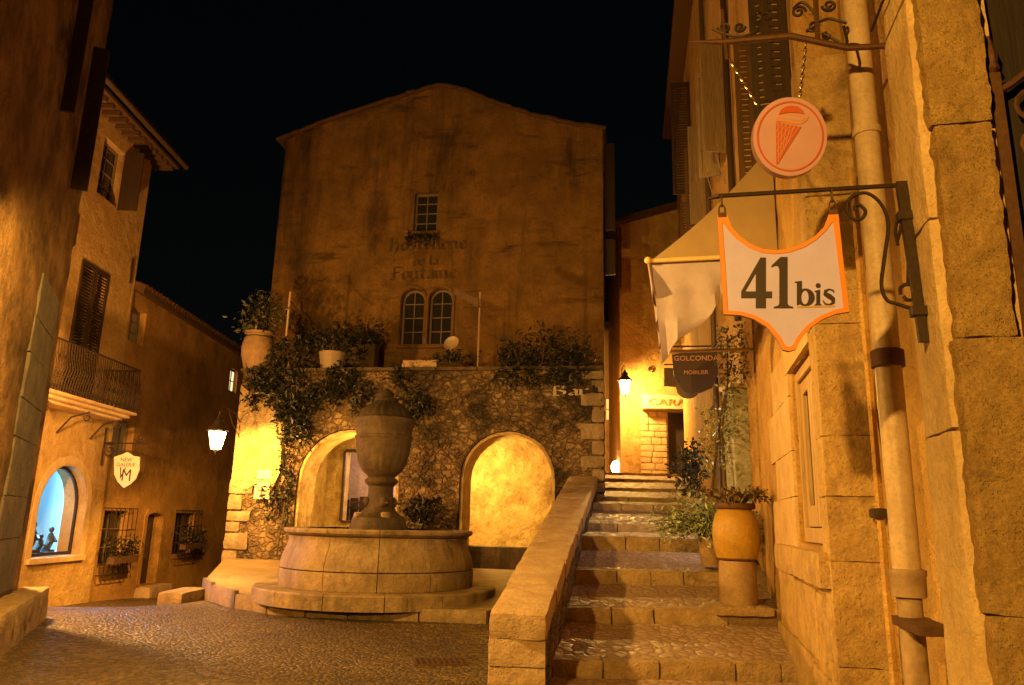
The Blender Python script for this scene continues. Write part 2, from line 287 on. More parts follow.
# ------------------------------------------------------------------ mesh helpers
WLOC = {}
class MB:
    def __init__(s): s.v = []; s.f = []
    def add(s, vs, fs):
        k = len(s.v); s.v += [Vector(q) for q in vs]; s.f += [tuple(k + i for i in f) for f in fs]; return s
    def hexa(s, p):   # 8 points: bottom 4 ccw, top 4 ccw
        return s.add(p, [(3, 2, 1, 0), (4, 5, 6, 7), (0, 1, 5, 4), (1, 2, 6, 5), (2, 3, 7, 6), (3, 0, 4, 7)])
    def fbox(s, F, a0, a1, b0, b1, c0, c1):
        return s.hexa([F.P(a0, b0, c0), F.P(a1, b0, c0), F.P(a1, b0, c1), F.P(a0, b0, c1), F.P(a0, b1, c0), F.P(a1, b1, c0), F.P(a1, b1, c1), F.P(a0, b1, c1)])
    def box(s, c, d, rz=0.0):
        x, y, z = c; h = Vector(d) / 2; m = Matrix.Rotation(rz, 3, 'Z')
        pts = [Vector((x, y, z)) + m @ Vector((sx * h.x, sy * h.y, sz * h.z)) for sz in (-1, 1) for sx, sy in ((-1, -1), (1, -1), (1, 1), (-1, 1))]
        return s.hexa(pts)
    def tube(s, path, r, n=8, closed=False, squash=1.0):
        P = [Vector(p) for p in path]; L = len(P); rr = r if isinstance(r, (list, tuple)) else [r] * L
        ref = None; k = len(s.v); rings = []
        for i, p in enumerate(P):
            if closed: t = P[(i + 1) % L] - P[i - 1]
            else: t = P[min(i + 1, L - 1)] - P[max(i - 1, 0)]
            if t.length < 1e-9: t = Vector((0, 0, 1))
            t.normalize()
            if ref is None:
                ref = Vector((0, 0, 1)) if abs(t.z) < 0.9 else Vector((1, 0, 0))
            ref = ref - t * ref.dot(t)
            if ref.length < 1e-6: ref = Vector((1, 0, 0)) - t * t.x
            ref.normalize(); bi = t.cross(ref)
            rings.append([p + (ref * math.cos(2 * math.pi * j / n) + bi * math.sin(2 * math.pi * j / n) * squash) * rr[i] for j in range(n)])
        vs = [q for g in rings for q in g]; fs = []
        for i in range(L if closed else L - 1):
            i2 = (i + 1) % L
            for j in range(n):
                j2 = (j + 1) % n; fs.append((i * n + j, i * n + j2, i2 * n + j2, i2 * n + j))
        if not closed: fs += [tuple(range(n - 1, -1, -1)), tuple((L - 1) * n + j for j in range(n))]
        return s.add(vs, fs)
    def lathe(s, prof, c, n=48, a0=0.0, a1=2 * math.pi, flute=None):
        c = Vector(c); full = abs(a1 - a0 - 2 * math.pi) < 1e-6; m = n if full else n + 1; vs = []
        for r, z in prof:
            for j in range(m):
                a = a0 + (a1 - a0) * j / n; q = r * (1 + (flute(a, z) if flute else 0))
                vs.append(c + Vector((q * math.cos(a), q * math.sin(a), z)))
        fs = []
        for i in range(len(prof) - 1):
            for j in range(n):
                j2 = (j + 1) % m; fs.append((i * m + j, i * m + j2, (i + 1) * m + j2, (i + 1) * m + j))
        if full: fs += [tuple(range(m - 1, -1, -1)), tuple((len(prof) - 1) * m + j for j in range(m))]
        else: fs += [tuple(i * m for i in range(len(prof))), tuple(i * m + n for i in range(len(prof) - 1, -1, -1))]
        return s.add(vs, fs)
    def plate(s, loops, F, c0, c1, step=0.0, disp=None):
        """polygon (first loop) with holes, between c0 and c1 of frame F; step adds inner points that disp(p) pushes along c on the front"""
        pts = []; edges = []; lids = []
        for lp in loops:
            k = len(pts); m = len(lp); pts += [Vector((q[0], q[1])) for q in lp]
            edges += [(k + i, k + (i + 1) % m) for i in range(m)]; lids.append((k, m))
        def inside(x, y):
            res = False
            for lp in loops:
                m = len(lp)
                for i in range(m):
                    (x1, y1), (x2, y2) = lp[i][:2], lp[(i + 1) % m][:2]
                    if (y1 > y) != (y2 > y) and x < (x2 - x1) * (y - y1) / (y2 - y1) + x1: res = not res
            return res
        if step:
            xs = [q[0] for q in loops[0]]; ys = [q[1] for q in loops[0]]; rng = random.Random(7)
            nx = int((max(xs) - min(xs)) / step); ny = int((max(ys) - min(ys)) / step)
            for i in range(nx + 1):
                for j in range(ny + 1):
                    x = min(xs) + step * (i + 0.5 + 0.3 * (rng.random() - 0.5)); y = min(ys) + step * (j + 0.5 + 0.3 * (rng.random() - 0.5))
                    if inside(x, y): pts.append(Vector((x, y)))
        vv, ee, ff, ov, oe, of = delaunay_2d_cdt(pts, edges, [], 2 if len(loops) > 1 or step else 1, 1e-6)
        if len(loops) > 1 or step:
            ff = [f for f in ff if inside(sum(vv[i].x for i in f) / len(f), sum(vv[i].y for i in f) / len(f))]
        n = len(vv); front = []; back = []
        for q in vv:
            p = F.P(q.x, q.y, c1)
            if disp: p = p + F.w * disp(p)
            front.append(p); back.append(F.P(q.x, q.y, c0))
        fs = [tuple(f) for f in ff] + [tuple(n + i for i in reversed(f)) for f in ff]
        cnt = {}
        for f in ff:
            m = len(f)
            for i in range(m): cnt[(f[i], f[(i + 1) % m])] = 1
        for (a, b) in cnt:
            if (b, a) not in cnt: fs.append((b, a, n + a, n + b))
        return s.add(front + back, fs)
    def rough(s, F, a0, a1, b0, b1, c0, c1, step=0.08, rad=0.02, amp=0.01, freq=4.0, seed=0.0):
        """a weathered block: gridded box with rounded corners, pushed about by noise"""
        d = (a1 - a0, b1 - b0, c1 - c0); n = [max(1, min(60, int(round(q / step)))) for q in d]
        idx = {}; vs = []; fs = []
        def vid(i, j, k):
            if (i, j, k) in idx: return idx[(i, j, k)]
            p = [q * t / m for q, t, m in zip(d, (i, j, k), n)]
            rr = min(rad, min(d) * 0.45)
            q = [min(max(x, rr), e - rr) for x, e in zip(p, d)]
            dv = Vector([x - y for x, y in zip(p, q)]); L = dv.length
            dv = dv / L if L > 1e-9 else Vector((0, 0, 0))
            loc = Vector(q) + dv * rr
            w = F.P(a0 + loc.x, b0 + loc.y, c0 + loc.z)
            dw = F.u * dv.x + F.v * dv.y + F.w * dv.z
            sp = w * freq + Vector((seed, seed * 1.7, 0))
            hgt = noise.noise(sp) + 0.5 * noise.noise(sp * 2.3) + 0.3 * noise.noise(sp * 5.1)
            vs.append(w + dw * hgt * amp); idx[(i, j, k)] = len(vs) - 1; return idx[(i, j, k)]
        for ax in range(3):
            o = [x for x in range(3) if x != ax]
            for side in (0, n[ax]):
                for i in range(n[o[0]]):
                    for j in range(n[o[1]]):
                        q = []
                        for di, dj in ((0, 0), (1, 0), (1, 1), (0, 1)):
                            t = [0, 0, 0]; t[ax] = side; t[o[0]] = i + di; t[o[1]] = j + dj; q.append(vid(*t))
                        fs.append(tuple(q))
        return s.add(vs, fs)
    def sphere(s, c, r, n=12, m=8, sc=(1, 1, 1)):
        prof = [(max(1e-4, r * math.sin(math.pi * i / m)), -r * math.cos(math.pi * i / m)) for i in range(m + 1)]
        k = len(s.v); s.lathe(prof, (0, 0, 0), n)
        for i in range(k, len(s.v)): q = s.v[i]; s.v[i] = Vector(c) + Vector((q.x * sc[0], q.y * sc[1], q.z * sc[2]))
        return s
    def leaves(s, pts, size, seed=0, droop=0.0, thin=0.45):
        rng = random.Random(seed)
        for p in pts:
            d = Vector((rng.gauss(0, 1), rng.gauss(0, 1), rng.gauss(0, 1) - droop)).normalized()
            e = d.cross(Vector((rng.gauss(0, 1), rng.gauss(0, 1), rng.gauss(0, 1)))).normalized(); z = size * rng.choice((rng.uniform(.3, .8), rng.uniform(.7, 1.6)))
            nn = d.cross(e) * z * 0.12
            p = Vector(p)
            s.add([p, p + d * z * 0.5 + e * z * thin * 0.5 + nn, p + d * z, p + d * z * 0.5 - e * z * thin * 0.5 + nn], [(0, 1, 2), (0, 2, 3)])
        return s
    def build(s, name, m, parent=None, smooth=True, bevel=0.0, ang=38, recalc=True, flat=False):
        bm = bmesh.new(); vv = [bm.verts.new(q) for q in s.v]; bm.verts.ensure_lookup_table()
        for f in s.f:
            try: bm.faces.new([vv[i] for i in f])
            except ValueError: pass
        if recalc: bmesh.ops.recalc_face_normals(bm, faces=bm.faces)
        if bevel:
            ed = [e for e in bm.edges if len(e.link_faces) == 2 and e.calc_face_angle(0) > R(35)]
            bmesh.ops.bevel(bm, geom=ed, offset=bevel, segments=2, affect='EDGES', clamp_overlap=True)
        org = WLOC[parent.name] if parent else (Vector((sum(q.x for q in s.v) / len(s.v), sum(q.y for q in s.v) / len(s.v), min(q.z for q in s.v))))
        for q in bm.verts: q.co -= org
        me = bpy.data.meshes.new(name); bm.to_mesh(me); bm.free(); me.materials.append(m)
        if smooth and not flat:
            me.shade_smooth(); me.set_sharp_from_angle(angle=R(ang))
        o = bpy.data.objects.new(name, me); COL.objects.link(o)
        if parent: o.parent = parent; WLOC[o.name] = org.copy()
        else: o.location = org; WLOC[o.name] = org.copy()
        return o
def tag(o, label, cat, group=None):
    o['label'] = label; o['category'] = cat
    if group: o['group'] = group
    return o
def thing(name, loc, label, cat, group=None):
    o = bpy.data.objects.new(name, None); COL.objects.link(o); o.location = loc; o.empty_display_size = 0.2
    WLOC[o.name] = Vector(loc); return tag(o, label, cat, group)
def structure(o): o['kind'] = 'structure'; return o
def arc(cx, cy, rx, ry, d0, d1, n): return [(cx + rx * math.cos(R(d0 + (d1 - d0) * i / n)), cy + ry * math.sin(R(d0 + (d1 - d0) * i / n))) for i in range(n + 1)]
def archloop(a0, a1, b0, b1, rise=None, n=14):
    r = (a1 - a0) / 2; h = rise if rise is not None else r
    return [(a0, b0), (a1, b0)] + arc((a0 + a1) / 2, b1 - h, r, h, 0, 180, n)
def rect(a0, a1, b0, b1): return [(a0, b0), (a1, b0), (a1, b1), (a0, b1)]
def spiral(F, a, b, c, r0, r1, d0, turns, n=26):
    return [F.P(a + (r0 + (r1 - r0) * i / n) * math.cos(R(d0 + 360 * turns * i / n)), b + (r0 + (r1 - r0) * i / n) * math.sin(R(d0 + 360 * turns * i / n)), c) for i in range(n + 1)]
def window(F, parent, a0, a1, b0, b1, c, nx=2, ny=4, fm='frame', gm='glass', arch=False, fr=0.06, name='window', bar=0.025):
    mb = MB(); out = archloop(a0, a1, b0, b1) if arch else rect(a0, a1, b0, b1)
    inn = archloop(a0 + fr, a1 - fr, b0 + fr, b1 - fr) if arch else rect(a0 + fr, a1 - fr, b0 + fr, b1 - fr)
    mb.plate([out, inn], F, c - 0.05, c + 0.02)
    for i in range(1, nx):
        a = a0 + (a1 - a0) * i / nx; top = b1 - fr * 0.5
        mb.fbox(F, a - bar / 2, a + bar / 2, b0 + fr * 0.5, top, c - 0.035, c + 0.012)
    for j in range(1, ny):
        b = b0 + (b1 - b0) * j / ny; ins = fr * 0.5
        if arch:
            r = (a1 - a0) / 2; dy = max(0, b - (b1 - r)); ins = r - math.sqrt(max(0, r * r - dy * dy)) + fr * 0.5
        mb.fbox(F, a0 + ins, a1 - ins, b - bar / 2, b + bar / 2, c - 0.033, c + 0.009)
    w = mb.build(name, M[fm], parent)
    MB().plate([inn], F, c - 0.03, c - 0.02).build('pane', M[gm], w)
    return w
def frame_of(o, u, w): return Frame(o, u, w)
def ribbon(pts, ws):
    L = []; Rr = []
    for i, p in enumerate(pts):
        q0 = pts[max(0, i - 1)]; q1 = pts[min(len(pts) - 1, i + 1)]; dx, dy = q1[0] - q0[0], q1[1] - q0[1]; l = math.hypot(dx, dy) or 1
        nx, ny = -dy / l * ws[i] / 2, dx / l * ws[i] / 2; L.append((p[0] + nx, p[1] + ny)); Rr.append((p[0] - nx, p[1] - ny))
    return L + Rr[::-1]
def font_mesh(mb, text, F, a, b, size, c, depth=0.004, center=True, shear=0.0, sx=1.0):
    cu = bpy.data.curves.new('text_source', 'FONT'); cu.body = text; cu.size = size; cu.extrude = depth / 2; cu.resolution_u = 3
    cu.align_x = 'CENTER' if center else 'LEFT'; cu.shear = shear
    ob = bpy.data.objects.new('text_source', cu); COL.objects.link(ob)
    bpy.context.view_layer.update()
    me = ob.evaluated_get(bpy.context.evaluated_depsgraph_get()).to_mesh()
    mb.add([F.P(a + v.co.x * sx, b + v.co.y, c + v.co.z) for v in me.vertices], [tuple(p.vertices) for p in me.polygons])
    ob.to_mesh_clear(); bpy.data.objects.remove(ob); bpy.data.curves.remove(cu)

# black letter alphabet: each glyph is a few strokes of a broad slanted pen
def minim(x): return [(x - .08, .9), (x + .02, .8), (x + .02, .18), (x + .14, .06)]
BL = {'i': ([minim(0), [(-.02, 1.22), (.06, 1.28)]], .3), 'n': ([minim(0), [(.05, .85), (.3, 1.0), (.4, .82), (.4, .15), (.52, .05)]], .66),
 'u': ([minim(0), minim(.38), [(.08, .1), (.2, .02), (.38, .2)]], .66), 'o': ([[(.05, .8), (.05, .2), (.22, .02), (.42, .2), (.42, .8), (.25, .98), (.05, .8)]], .6),
 'e': ([[(.42, .15), (.22, .02), (.05, .2), (.05, .8), (.25, .98), (.42, .72), (.08, .5)]], .54), 's': ([[(.42, .85), (.22, .98), (.05, .75), (.4, .35), (.25, .04), (.03, .15)]], .56),
 't': ([[(.15, 1.25), (.15, .2), (.3, .03), (.42, .12)], [(0, .95), (.38, .95)]], .5), 'l': ([[(0, 1.45), (.1, 1.35), (.1, .2), (.24, .04)]], .36),
 'r': ([minim(0), [(.08, .82), (.28, 1.0), (.38, .88)]], .48), 'd': ([[(.02, 1.4), (.42, .85), (.42, .2), (.22, .02), (.05, .2), (.05, .75), (.22, .92), (.4, .8)]], .6),
 'a': ([[(.08, .85), (.25, .98), (.4, .82), (.4, .18), (.5, .05)], [(.4, .55), (.12, .42), (.06, .2), (.2, .05), (.4, .2)]], .62),
 'H': ([[(-.1, 1.35), (.12, 1.45), (.12, .2), (0, -.1)], [(.12, .85), (.4, 1.0), (.58, .75), (.58, .1), (.4, -.3)], [(.12, 1.3), (.45, 1.5)]], .86),
 'F': ([[(0, 1.3), (.2, 1.45), (.7, 1.4)], [(.2, 1.4), (.2, .2), (0, -.05)], [(.2, .8), (.55, .85)], [(-.1, .1), (.3, .0)]], .78),
 'B': ([[(.1, 1.4), (.1, .1)], [(-.1, 1.25), (.1, 1.4), (.5, 1.35), (.6, 1.1), (.3, .8), (.1, .75)], [(.3, .8), (.62, .6), (.6, .2), (.35, .02), (0, .05)]], .82), ' ': ([], .45)}
def blackletter(mb, text, F, a0, a1, b, xh, c):
    tot = sum(BL[ch][1] for ch in text); sx = (a1 - a0) / tot; x = 0.0; k = 0; n = (.085, .07)
    for ch in text:
        for st in BL[ch][0]:
            for p, q in zip(st, st[1:]):
                pts = [(p[0] - n[0], p[1] - n[1]), (q[0] - n[0], q[1] - n[1]), (q[0] + n[0], q[1] + n[1]), (p[0] + n[0], p[1] + n[1])]
                k += 1; d = 0.004 + 0.0006 * (k % 9)
                A = [F.P(a0 + (x + s) * sx, b + t * xh, c) for s, t in pts]; B2 = [F.P(a0 + (x + s) * sx, b + t * xh, c + d) for s, t in pts]
                mb.hexa(A + B2)
        x += BL[ch][1]
def cloud(c, rad, n, seed, clumps=9, sp=0.32):
    rng = random.Random(seed); out = []; C = []
    for _ in range(clumps):
        d = Vector((rng.gauss(0, 1), rng.gauss(0, 1), rng.gauss(0, 1))).normalized() * rng.uniform(0.25, 0.95); C.append(d)
    for i in range(n):
        d = rng.choice(C) + Vector((rng.gauss(0, sp), rng.gauss(0, sp), rng.gauss(0, sp)))
        out.append(Vector(c) + Vector((d.x * rad[0], d.y * rad[1], d.z * rad[2])))
    return out

# ------------------------------------------------------------------ frames of the place
U_T = Vector((0.9877, -0.156, 0)); W_T = Vector((-0.156, -0.9877, 0))
T = Frame((2.27, 18.5, 0), U_T, W_T)                       # terrace wall front, a <= 0 to the left
H = T.moved(-3.6)                                          # house front behind the terrace
LX = -10.24
LW = Frame((LX, 0, 0), (0, 1, 0), (1, 0, 0))               # gallery and lane houses, a = Y
RW = Frame((1.10, 0, 0), (0.23, 1, 0), (-1, 0.23, 0))      # near right wall
R2 = Frame((3.72, 11.25, 0), (0.155, 1, 0), (-1, 0.155, 0))
AL = Frame((0, 27.6, 0), (1, 0, 0), (0, -1, 0))            # end of the alley
E1 = at_z(44, 618, 0); E2 = at_z(0, 655, 0)
NLu = (E2 - E1).normalized(); NLw = Vector((-NLu.y, NLu.x, 0)) if (-NLu.y) > 0 else Vector((NLu.y, -NLu.x, 0))
NL = Frame((E1.x, E1.y, 0), NLu, NLw)                      # ledge edge of the near left house, a grows towards the camera

# ------------------------------------------------------------------ the ground
def sst(a, b, x): t = min(1, max(0, (x - a) / (b - a))); return t * t * (3 - 2 * t)
def gz(x, y):
    lane = sst(-5.0, -7.6, x) if False else sst(0, 1, (-5.2 - x) / 2.4)
    z = -0.55 * lane * sst(12.8, 19.0, y) - 0.055 * lane * max(0, min(y, 40) - 19)
    z += 0.012 * noise.noise(Vector((x * 0.9, y * 0.9, 0))) + 0.02 * noise.noise(Vector((x * 0.25, y * 0.25, 5)))
    return z
def axis(stops):
    out = []
    for (a, b, st) in stops:
        n = max(1, int(round((b - a) / st))); out += [a + (b - a) * i / n for i in range(n)]
    return out + [stops[-1][1]]
gx = axis([(-300, -40, 65), (-40, -14, 4), (-14, 5, 0.25), (5, 20, 3), (20, 300, 70)])
gy = axis([(-60, -4, 14), (-4, 6, 1), (6, 15, 0.18), (15, 32, 0.6), (32, 60, 7), (60, 400, 85)])
mb = MB(); nx = len(gx)
mb.add([(x, y, gz(x, y)) for y in gy for x in gx], [(j * nx + i, j * nx + i + 1, (j + 1) * nx + i + 1, (j + 1) * nx + i) for j in range(len(gy) - 1) for i in range(nx - 1)])
structure(mb.build('ground', M['ground'], recalc=False))

# ------------------------------------------------------------------ terrace wall with the two arches
arcade = thing('arcade_wall', T.P(-4.6, 0), 'rough rubble terrace wall with two lit arches behind the fountain', 'wall')
TA0, TA1, TB = -9.55, 0.0, 5.3
archL = archloop(-7.78, -5.07, 0.4, 3.80); archR = archloop(-3.53, -1.15, 0.4, 3.78)
def rub(p):
    v = noise.voronoi(Vector((p.x * 3.0, p.y * 3.0, p.z * 4.0)))[0]
    return 0.10 * (0.5 - v[0]) + 0.05 * noise.noise(p * 1.1) + 0.03 * noise.noise(p * 6)
MB().plate([[(TA0, -0.6), (TA1, -0.6), (TA1, TB), (TA0, TB)], archL[::-1], archR[::-1]], T, -0.7, 0.0, 0.11, rub).build('wall', M['rubble'], arcade, ang=60)
# reveals of lit plaster just inside each opening
for (a0, a1, top) in ((-7.78, -5.07, 3.80), (-3.53, -1.15, 3.78)):
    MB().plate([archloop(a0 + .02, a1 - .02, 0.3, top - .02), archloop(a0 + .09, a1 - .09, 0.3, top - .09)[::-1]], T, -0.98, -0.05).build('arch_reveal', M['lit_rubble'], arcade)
mb = MB()
for i in range(9):
    w = (TA1 - TA0 + 0.1) / 9; mb.rough(T, TA0 - 0.05 + w * i, TA0 - 0.05 + w * (i + 1) - 0.012, TB, TB + 0.1, -0.72, 0.07, 0.09, 0.025, 0.010, 5, i)
mb.build('coping', M['urn'], arcade)
rng = random.Random(2)
b = 0.3; k = 0
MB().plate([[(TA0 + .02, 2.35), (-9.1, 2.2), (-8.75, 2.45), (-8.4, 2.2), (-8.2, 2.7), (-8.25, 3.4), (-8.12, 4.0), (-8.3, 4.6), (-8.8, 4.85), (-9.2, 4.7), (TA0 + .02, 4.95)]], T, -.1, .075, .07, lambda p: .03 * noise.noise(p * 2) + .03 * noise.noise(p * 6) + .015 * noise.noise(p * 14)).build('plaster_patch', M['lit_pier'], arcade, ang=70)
while b < 2.3:
    h = rng.uniform(0.26, 0.44); L = 0.62 if k % 2 else 0.36
    MB().rough(T, TA0 - 0.03, TA0 + L, b, min(b + h, 5.29) - 0.015, -0.5, 0.05, 0.09, 0.04, 0.02, 5, b).build('quoin', M['quoin'], arcade)
    b += h; k += 1
b = 0.6; k = 0
while b < 5.2:
    h = rng.uniform(0.24, 0.42); L = 0.55 if k % 2 else 0.28
    MB().rough(T, -L, 0.03, b, min(b + h, 5.29) - 0.02, -0.5, 0.05, 0.09, 0.04, 0.02, 5, b + 9).build('quoin', M['quoin'], arcade)
    b += h; k += 1
# sides, back rooms and terrace floor
MB().fbox(T, TA0 + 0.02, TA0 + 0.6, -1.6, TB - .02, -15, -0.71).build('lane_side_wall', M['blocks'], arcade)
MB().fbox(T, -1.1, -0.62, -0.6, TB - .02, -15, -0.71).build('stair_side_wall', M['lane'], arcade)
MB().fbox(T, TA0 + 0.61, -0.61, 4.45, 4.95, -15, -0.72).build('terrace_floor', M['platform'], arcade)
def lump(p): return 0.05 * noise.noise(p * 1.6) + 0.03 * noise.noise(p * 4) + 0.025 * noise.noise(p * 9)
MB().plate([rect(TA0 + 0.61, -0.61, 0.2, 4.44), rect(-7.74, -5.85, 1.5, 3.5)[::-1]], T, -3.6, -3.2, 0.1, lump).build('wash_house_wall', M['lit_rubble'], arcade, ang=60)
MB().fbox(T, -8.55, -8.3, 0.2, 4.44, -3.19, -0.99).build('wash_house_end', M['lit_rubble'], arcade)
MB().fbox(T, TA0 + 0.61, -0.61, 0.0, 0.45, -3.19, -0.72).build('wash_house_floor', M['platform'], arcade)
MB().rough(T, -3.5, -1.17, 0.3, 0.97, -1.0, -0.55, 0.1, 0.04, 0.015, 4).build('wash_basin', M['urn'], arcade)
w = MB().fbox(T, -7.78, -7.72, 1.5, 3.52, -3.24, -3.14).fbox(T, -7.72, -5.85, 1.44, 1.5, -3.26, -3.12).fbox(T, -7.72, -5.85, 3.5, 3.56, -3.26, -3.12).build('yard_opening', M['shutter'], arcade)
MB().fbox(T, -9.0, -4.5, 0.2, 4.4, -6.3, -6.0).build('yard_wall', M['pink_wall'], arcade)
mb = MB()
for i in range(12): mb.fbox(T, -8.6 + i * .3, -8.34 + i * .3, 0.3, 2.15 + 0.05 * (i % 3), -5.4, -5.35)
mb.fbox(T, -8.7, -5.0, 1.85, 1.93, -5.34, -5.3).build('yard_fence', M['shutter'], arcade)
mb = MB(); q0 = T.uv(553, 396); q1 = T.uv(590, 398); blackletter(mb, 'Bar', T, q0[0], q1[0], q0[1], 0.17, 0.07); mb.build('lettering', M['pale_letter'], arcade, smooth=False)

# ------------------------------------------------------------------ the hostel house behind the terrace
house = thing('hostel_house', H.P(-5.4, 4.95), 'tall ochre gabled house with old lettering on its front above the terrace', 'house')
A0, A1 = -10.85, -0.1
ridge = [H.uv(x, y) for x, y in ((281, 139), (307, 130), (342, 117), (372, 107), (415, 94), (428, 89), (438, 87), (448, 88), (466, 92), (501, 107), (535, 117))] + [(-1.0, 14.02), (A1, 13.85)]
ridge[0] = (A0, ridge[0][1])
gable = [(A0, 4.96), (A1, 4.96)] + ridge[::-1]
wtop = rect(-6.18, -5.40, 10.58, 11.94); wl = archloop(-6.42, -5.68, 6.85, 8.66); wr = archloop(-5.52, -4.78, 6.85, 8.66)
def und(p): return 0.035 * noise.noise(p * 0.8) + 0.012 * noise.noise(p * 3.1)
MB().plate([gable, wtop[::-1], wl[::-1], wr[::-1]], H, -0.5, 0.0, 0.34, und).build('wall', M['house'], house, ang=70)
MB().plate([[(q[0] - (.6 if q[0] > -1 else 0), q[1] - (.1 if q[0] > -1 else 0)) for q in gable]], H, -11, -0.52).build('rear_wall', M['house'], house)
window(H, house, -6.18, -5.40, 10.58, 11.94, -0.2, 2, 4, 'frame', 'glass')
window(H, house, -6.42, -5.68, 6.85, 8.66, -0.22, 2, 4, 'frame', 'glass', True)
window(H, house, -5.52, -4.78, 6.85, 8.66, -0.22, 2, 4, 'frame', 'glass', True)
MB().rough(H, -6.3, -5.3, 10.45, 10.575, -0.1, 0.09, 0.08, 0.03, 0.012, 6).build('window_sill', M['house'], house)
MB().rough(H, -6.5, -4.7, 6.72, 6.845, -0.1, 0.10, 0.08, 0.03, 0.012, 6).build('window_sill', M['house'], house)
for aa in (-6.05, -5.15):
    MB().plate([archloop(aa - .47, aa + .47, 6.85, 8.76, .47), archloop(aa - .371, aa + .371, 6.85, 8.661)[::-1]] if False else [ribbon([(aa - .42, 6.86), (aa - .42, 8.29)] + arc(aa, 8.29, .42, .42, 180, 0, 12)[1:] + [(aa + .42, 6.86)], [.07] * 15)], H, 0.0, 0.06).build('window_surround', M['house'], house)
# roof: two slopes with tile courses along the verge
def roof(F, p0, p1, d0, d1, th, name, parent, tiles=True):
    mb = MB(); dx, dy = p1[0] - p0[0], p1[1] - p0[1]; L = math.hypot(dx, dy); nx_, ny_ = -dy / L * th, dx / L * th
    if ny_ < 0: nx_, ny_ = -nx_, -ny_
    mb.hexa([F.P(p0[0], p0[1], d0), F.P(p1[0], p1[1], d0), F.P(p1[0], p1[1], d1), F.P(p0[0], p0[1], d1), F.P(p0[0] + nx_, p0[1] + ny_, d0), F.P(p1[0] + nx_, p1[1] + ny_, d0), F.P(p1[0] + nx_, p1[1] + ny_, d1), F.P(p0[0] + nx_, p0[1] + ny_, d1)])
    if tiles:
        n = int(abs(d1 - d0) / 0.24)
        for i in range(n):
            d = d0 + (i + 0.5) * (d1 - d0) / n; mb.tube([F.P(p0[0] + nx_, p0[1] + ny_, d), F.P(p1[0] + nx_, p1[1] + ny_, d)], 0.075, 8)
    return mb.build(name, M['tile'], parent)
verge = [(A0 - .3, ridge[0][1] - .1)] + ridge[1:-1] + [(A1 + .1, 13.82)]
mb = MB(); n = len(verge); vs = []
for d in (-11.05, .07):
    vs += [H.P(p[0], p[1] + .015, d) for p in verge] + [H.P(p[0], p[1] + .09, d) for p in verge]
N2 = 2 * n; fs = []
for i in range(n - 1):
    fs += [(i, i + 1, N2 + i + 1, N2 + i), (n + i, N2 + n + i, N2 + n + i + 1, n + i + 1), (N2 + i, N2 + i + 1, N2 + n + i + 1, N2 + n + i), (i, n + i, n + i + 1, i + 1)]
fs += [(0, N2, N2 + n, n), (n - 1, N2 + n - 1, N2 + 2 * n - 1, 2 * n - 1)]
mb.add(vs, fs); rfh = mb.build('roof', M['tile'], house)
mb = MB(); rg = random.Random(12)
for i in range(n - 1):
    p0, p1 = verge[i], verge[i + 1]; L = math.hypot(p1[0] - p0[0], p1[1] - p0[1]); k = max(1, int(L / .3))
    for j in range(k):
        t0, t1 = j / k, min(1, (j + 1.2) / k); dz = rg.uniform(.02, .07); q0 = [p0[m] + (p1[m] - p0[m]) * t0 for m in (0, 1)]; q1 = [p0[m] + (p1[m] - p0[m]) * t1 for m in (0, 1)]
        mb.tube([H.P(q0[0], q0[1] + dz, .05 + rg.uniform(-.03, .03)), H.P(q1[0], q1[1] + dz + .02, .05)], [.08, .065], 7)
mb.build('verge_tiles', M['tile'], rfh)
# shutters and a gutter on the stair side, seen edge on
def side_board(a0, a1, b0, b1, c0, c1, nm, m):
    mb = MB(); mb.fbox(H, a0, a1, b0, b1, c0, c1); n = max(2, int((b1 - b0) / 0.12))
    for i in range(n): mb.fbox(H, a0 + .02, a1 - .02, b0 + (b1 - b0) * (i + .2) / n, b0 + (b1 - b0) * (i + .7) / n, c1, c1 + 0.012)
    return mb.build(nm, M[m], house)
for (q0, q1) in (((604, 134), (616, 222)), ((604, 232), (615, 268))):
    t0 = H.uv(*q0); t1 = H.uv(*q1); side_board(-0.06, 0.26, t1[1], t0[1], -0.7, -0.62, 'shutter', 'shutter')
for (txt, a0, a1, b0, xh) in (('Hostellerie', -6.93, -4.36, 9.93, .30), ('de la', -6.1, -5.25, 9.42, .21), ('Fontaine', -6.80, -4.66, 8.96, .29)):
    mb = MB(); blackletter(mb, txt, H, a0, a1, b0, xh, 0.035); mb.build('lettering', M['letter'], house, smooth=False)

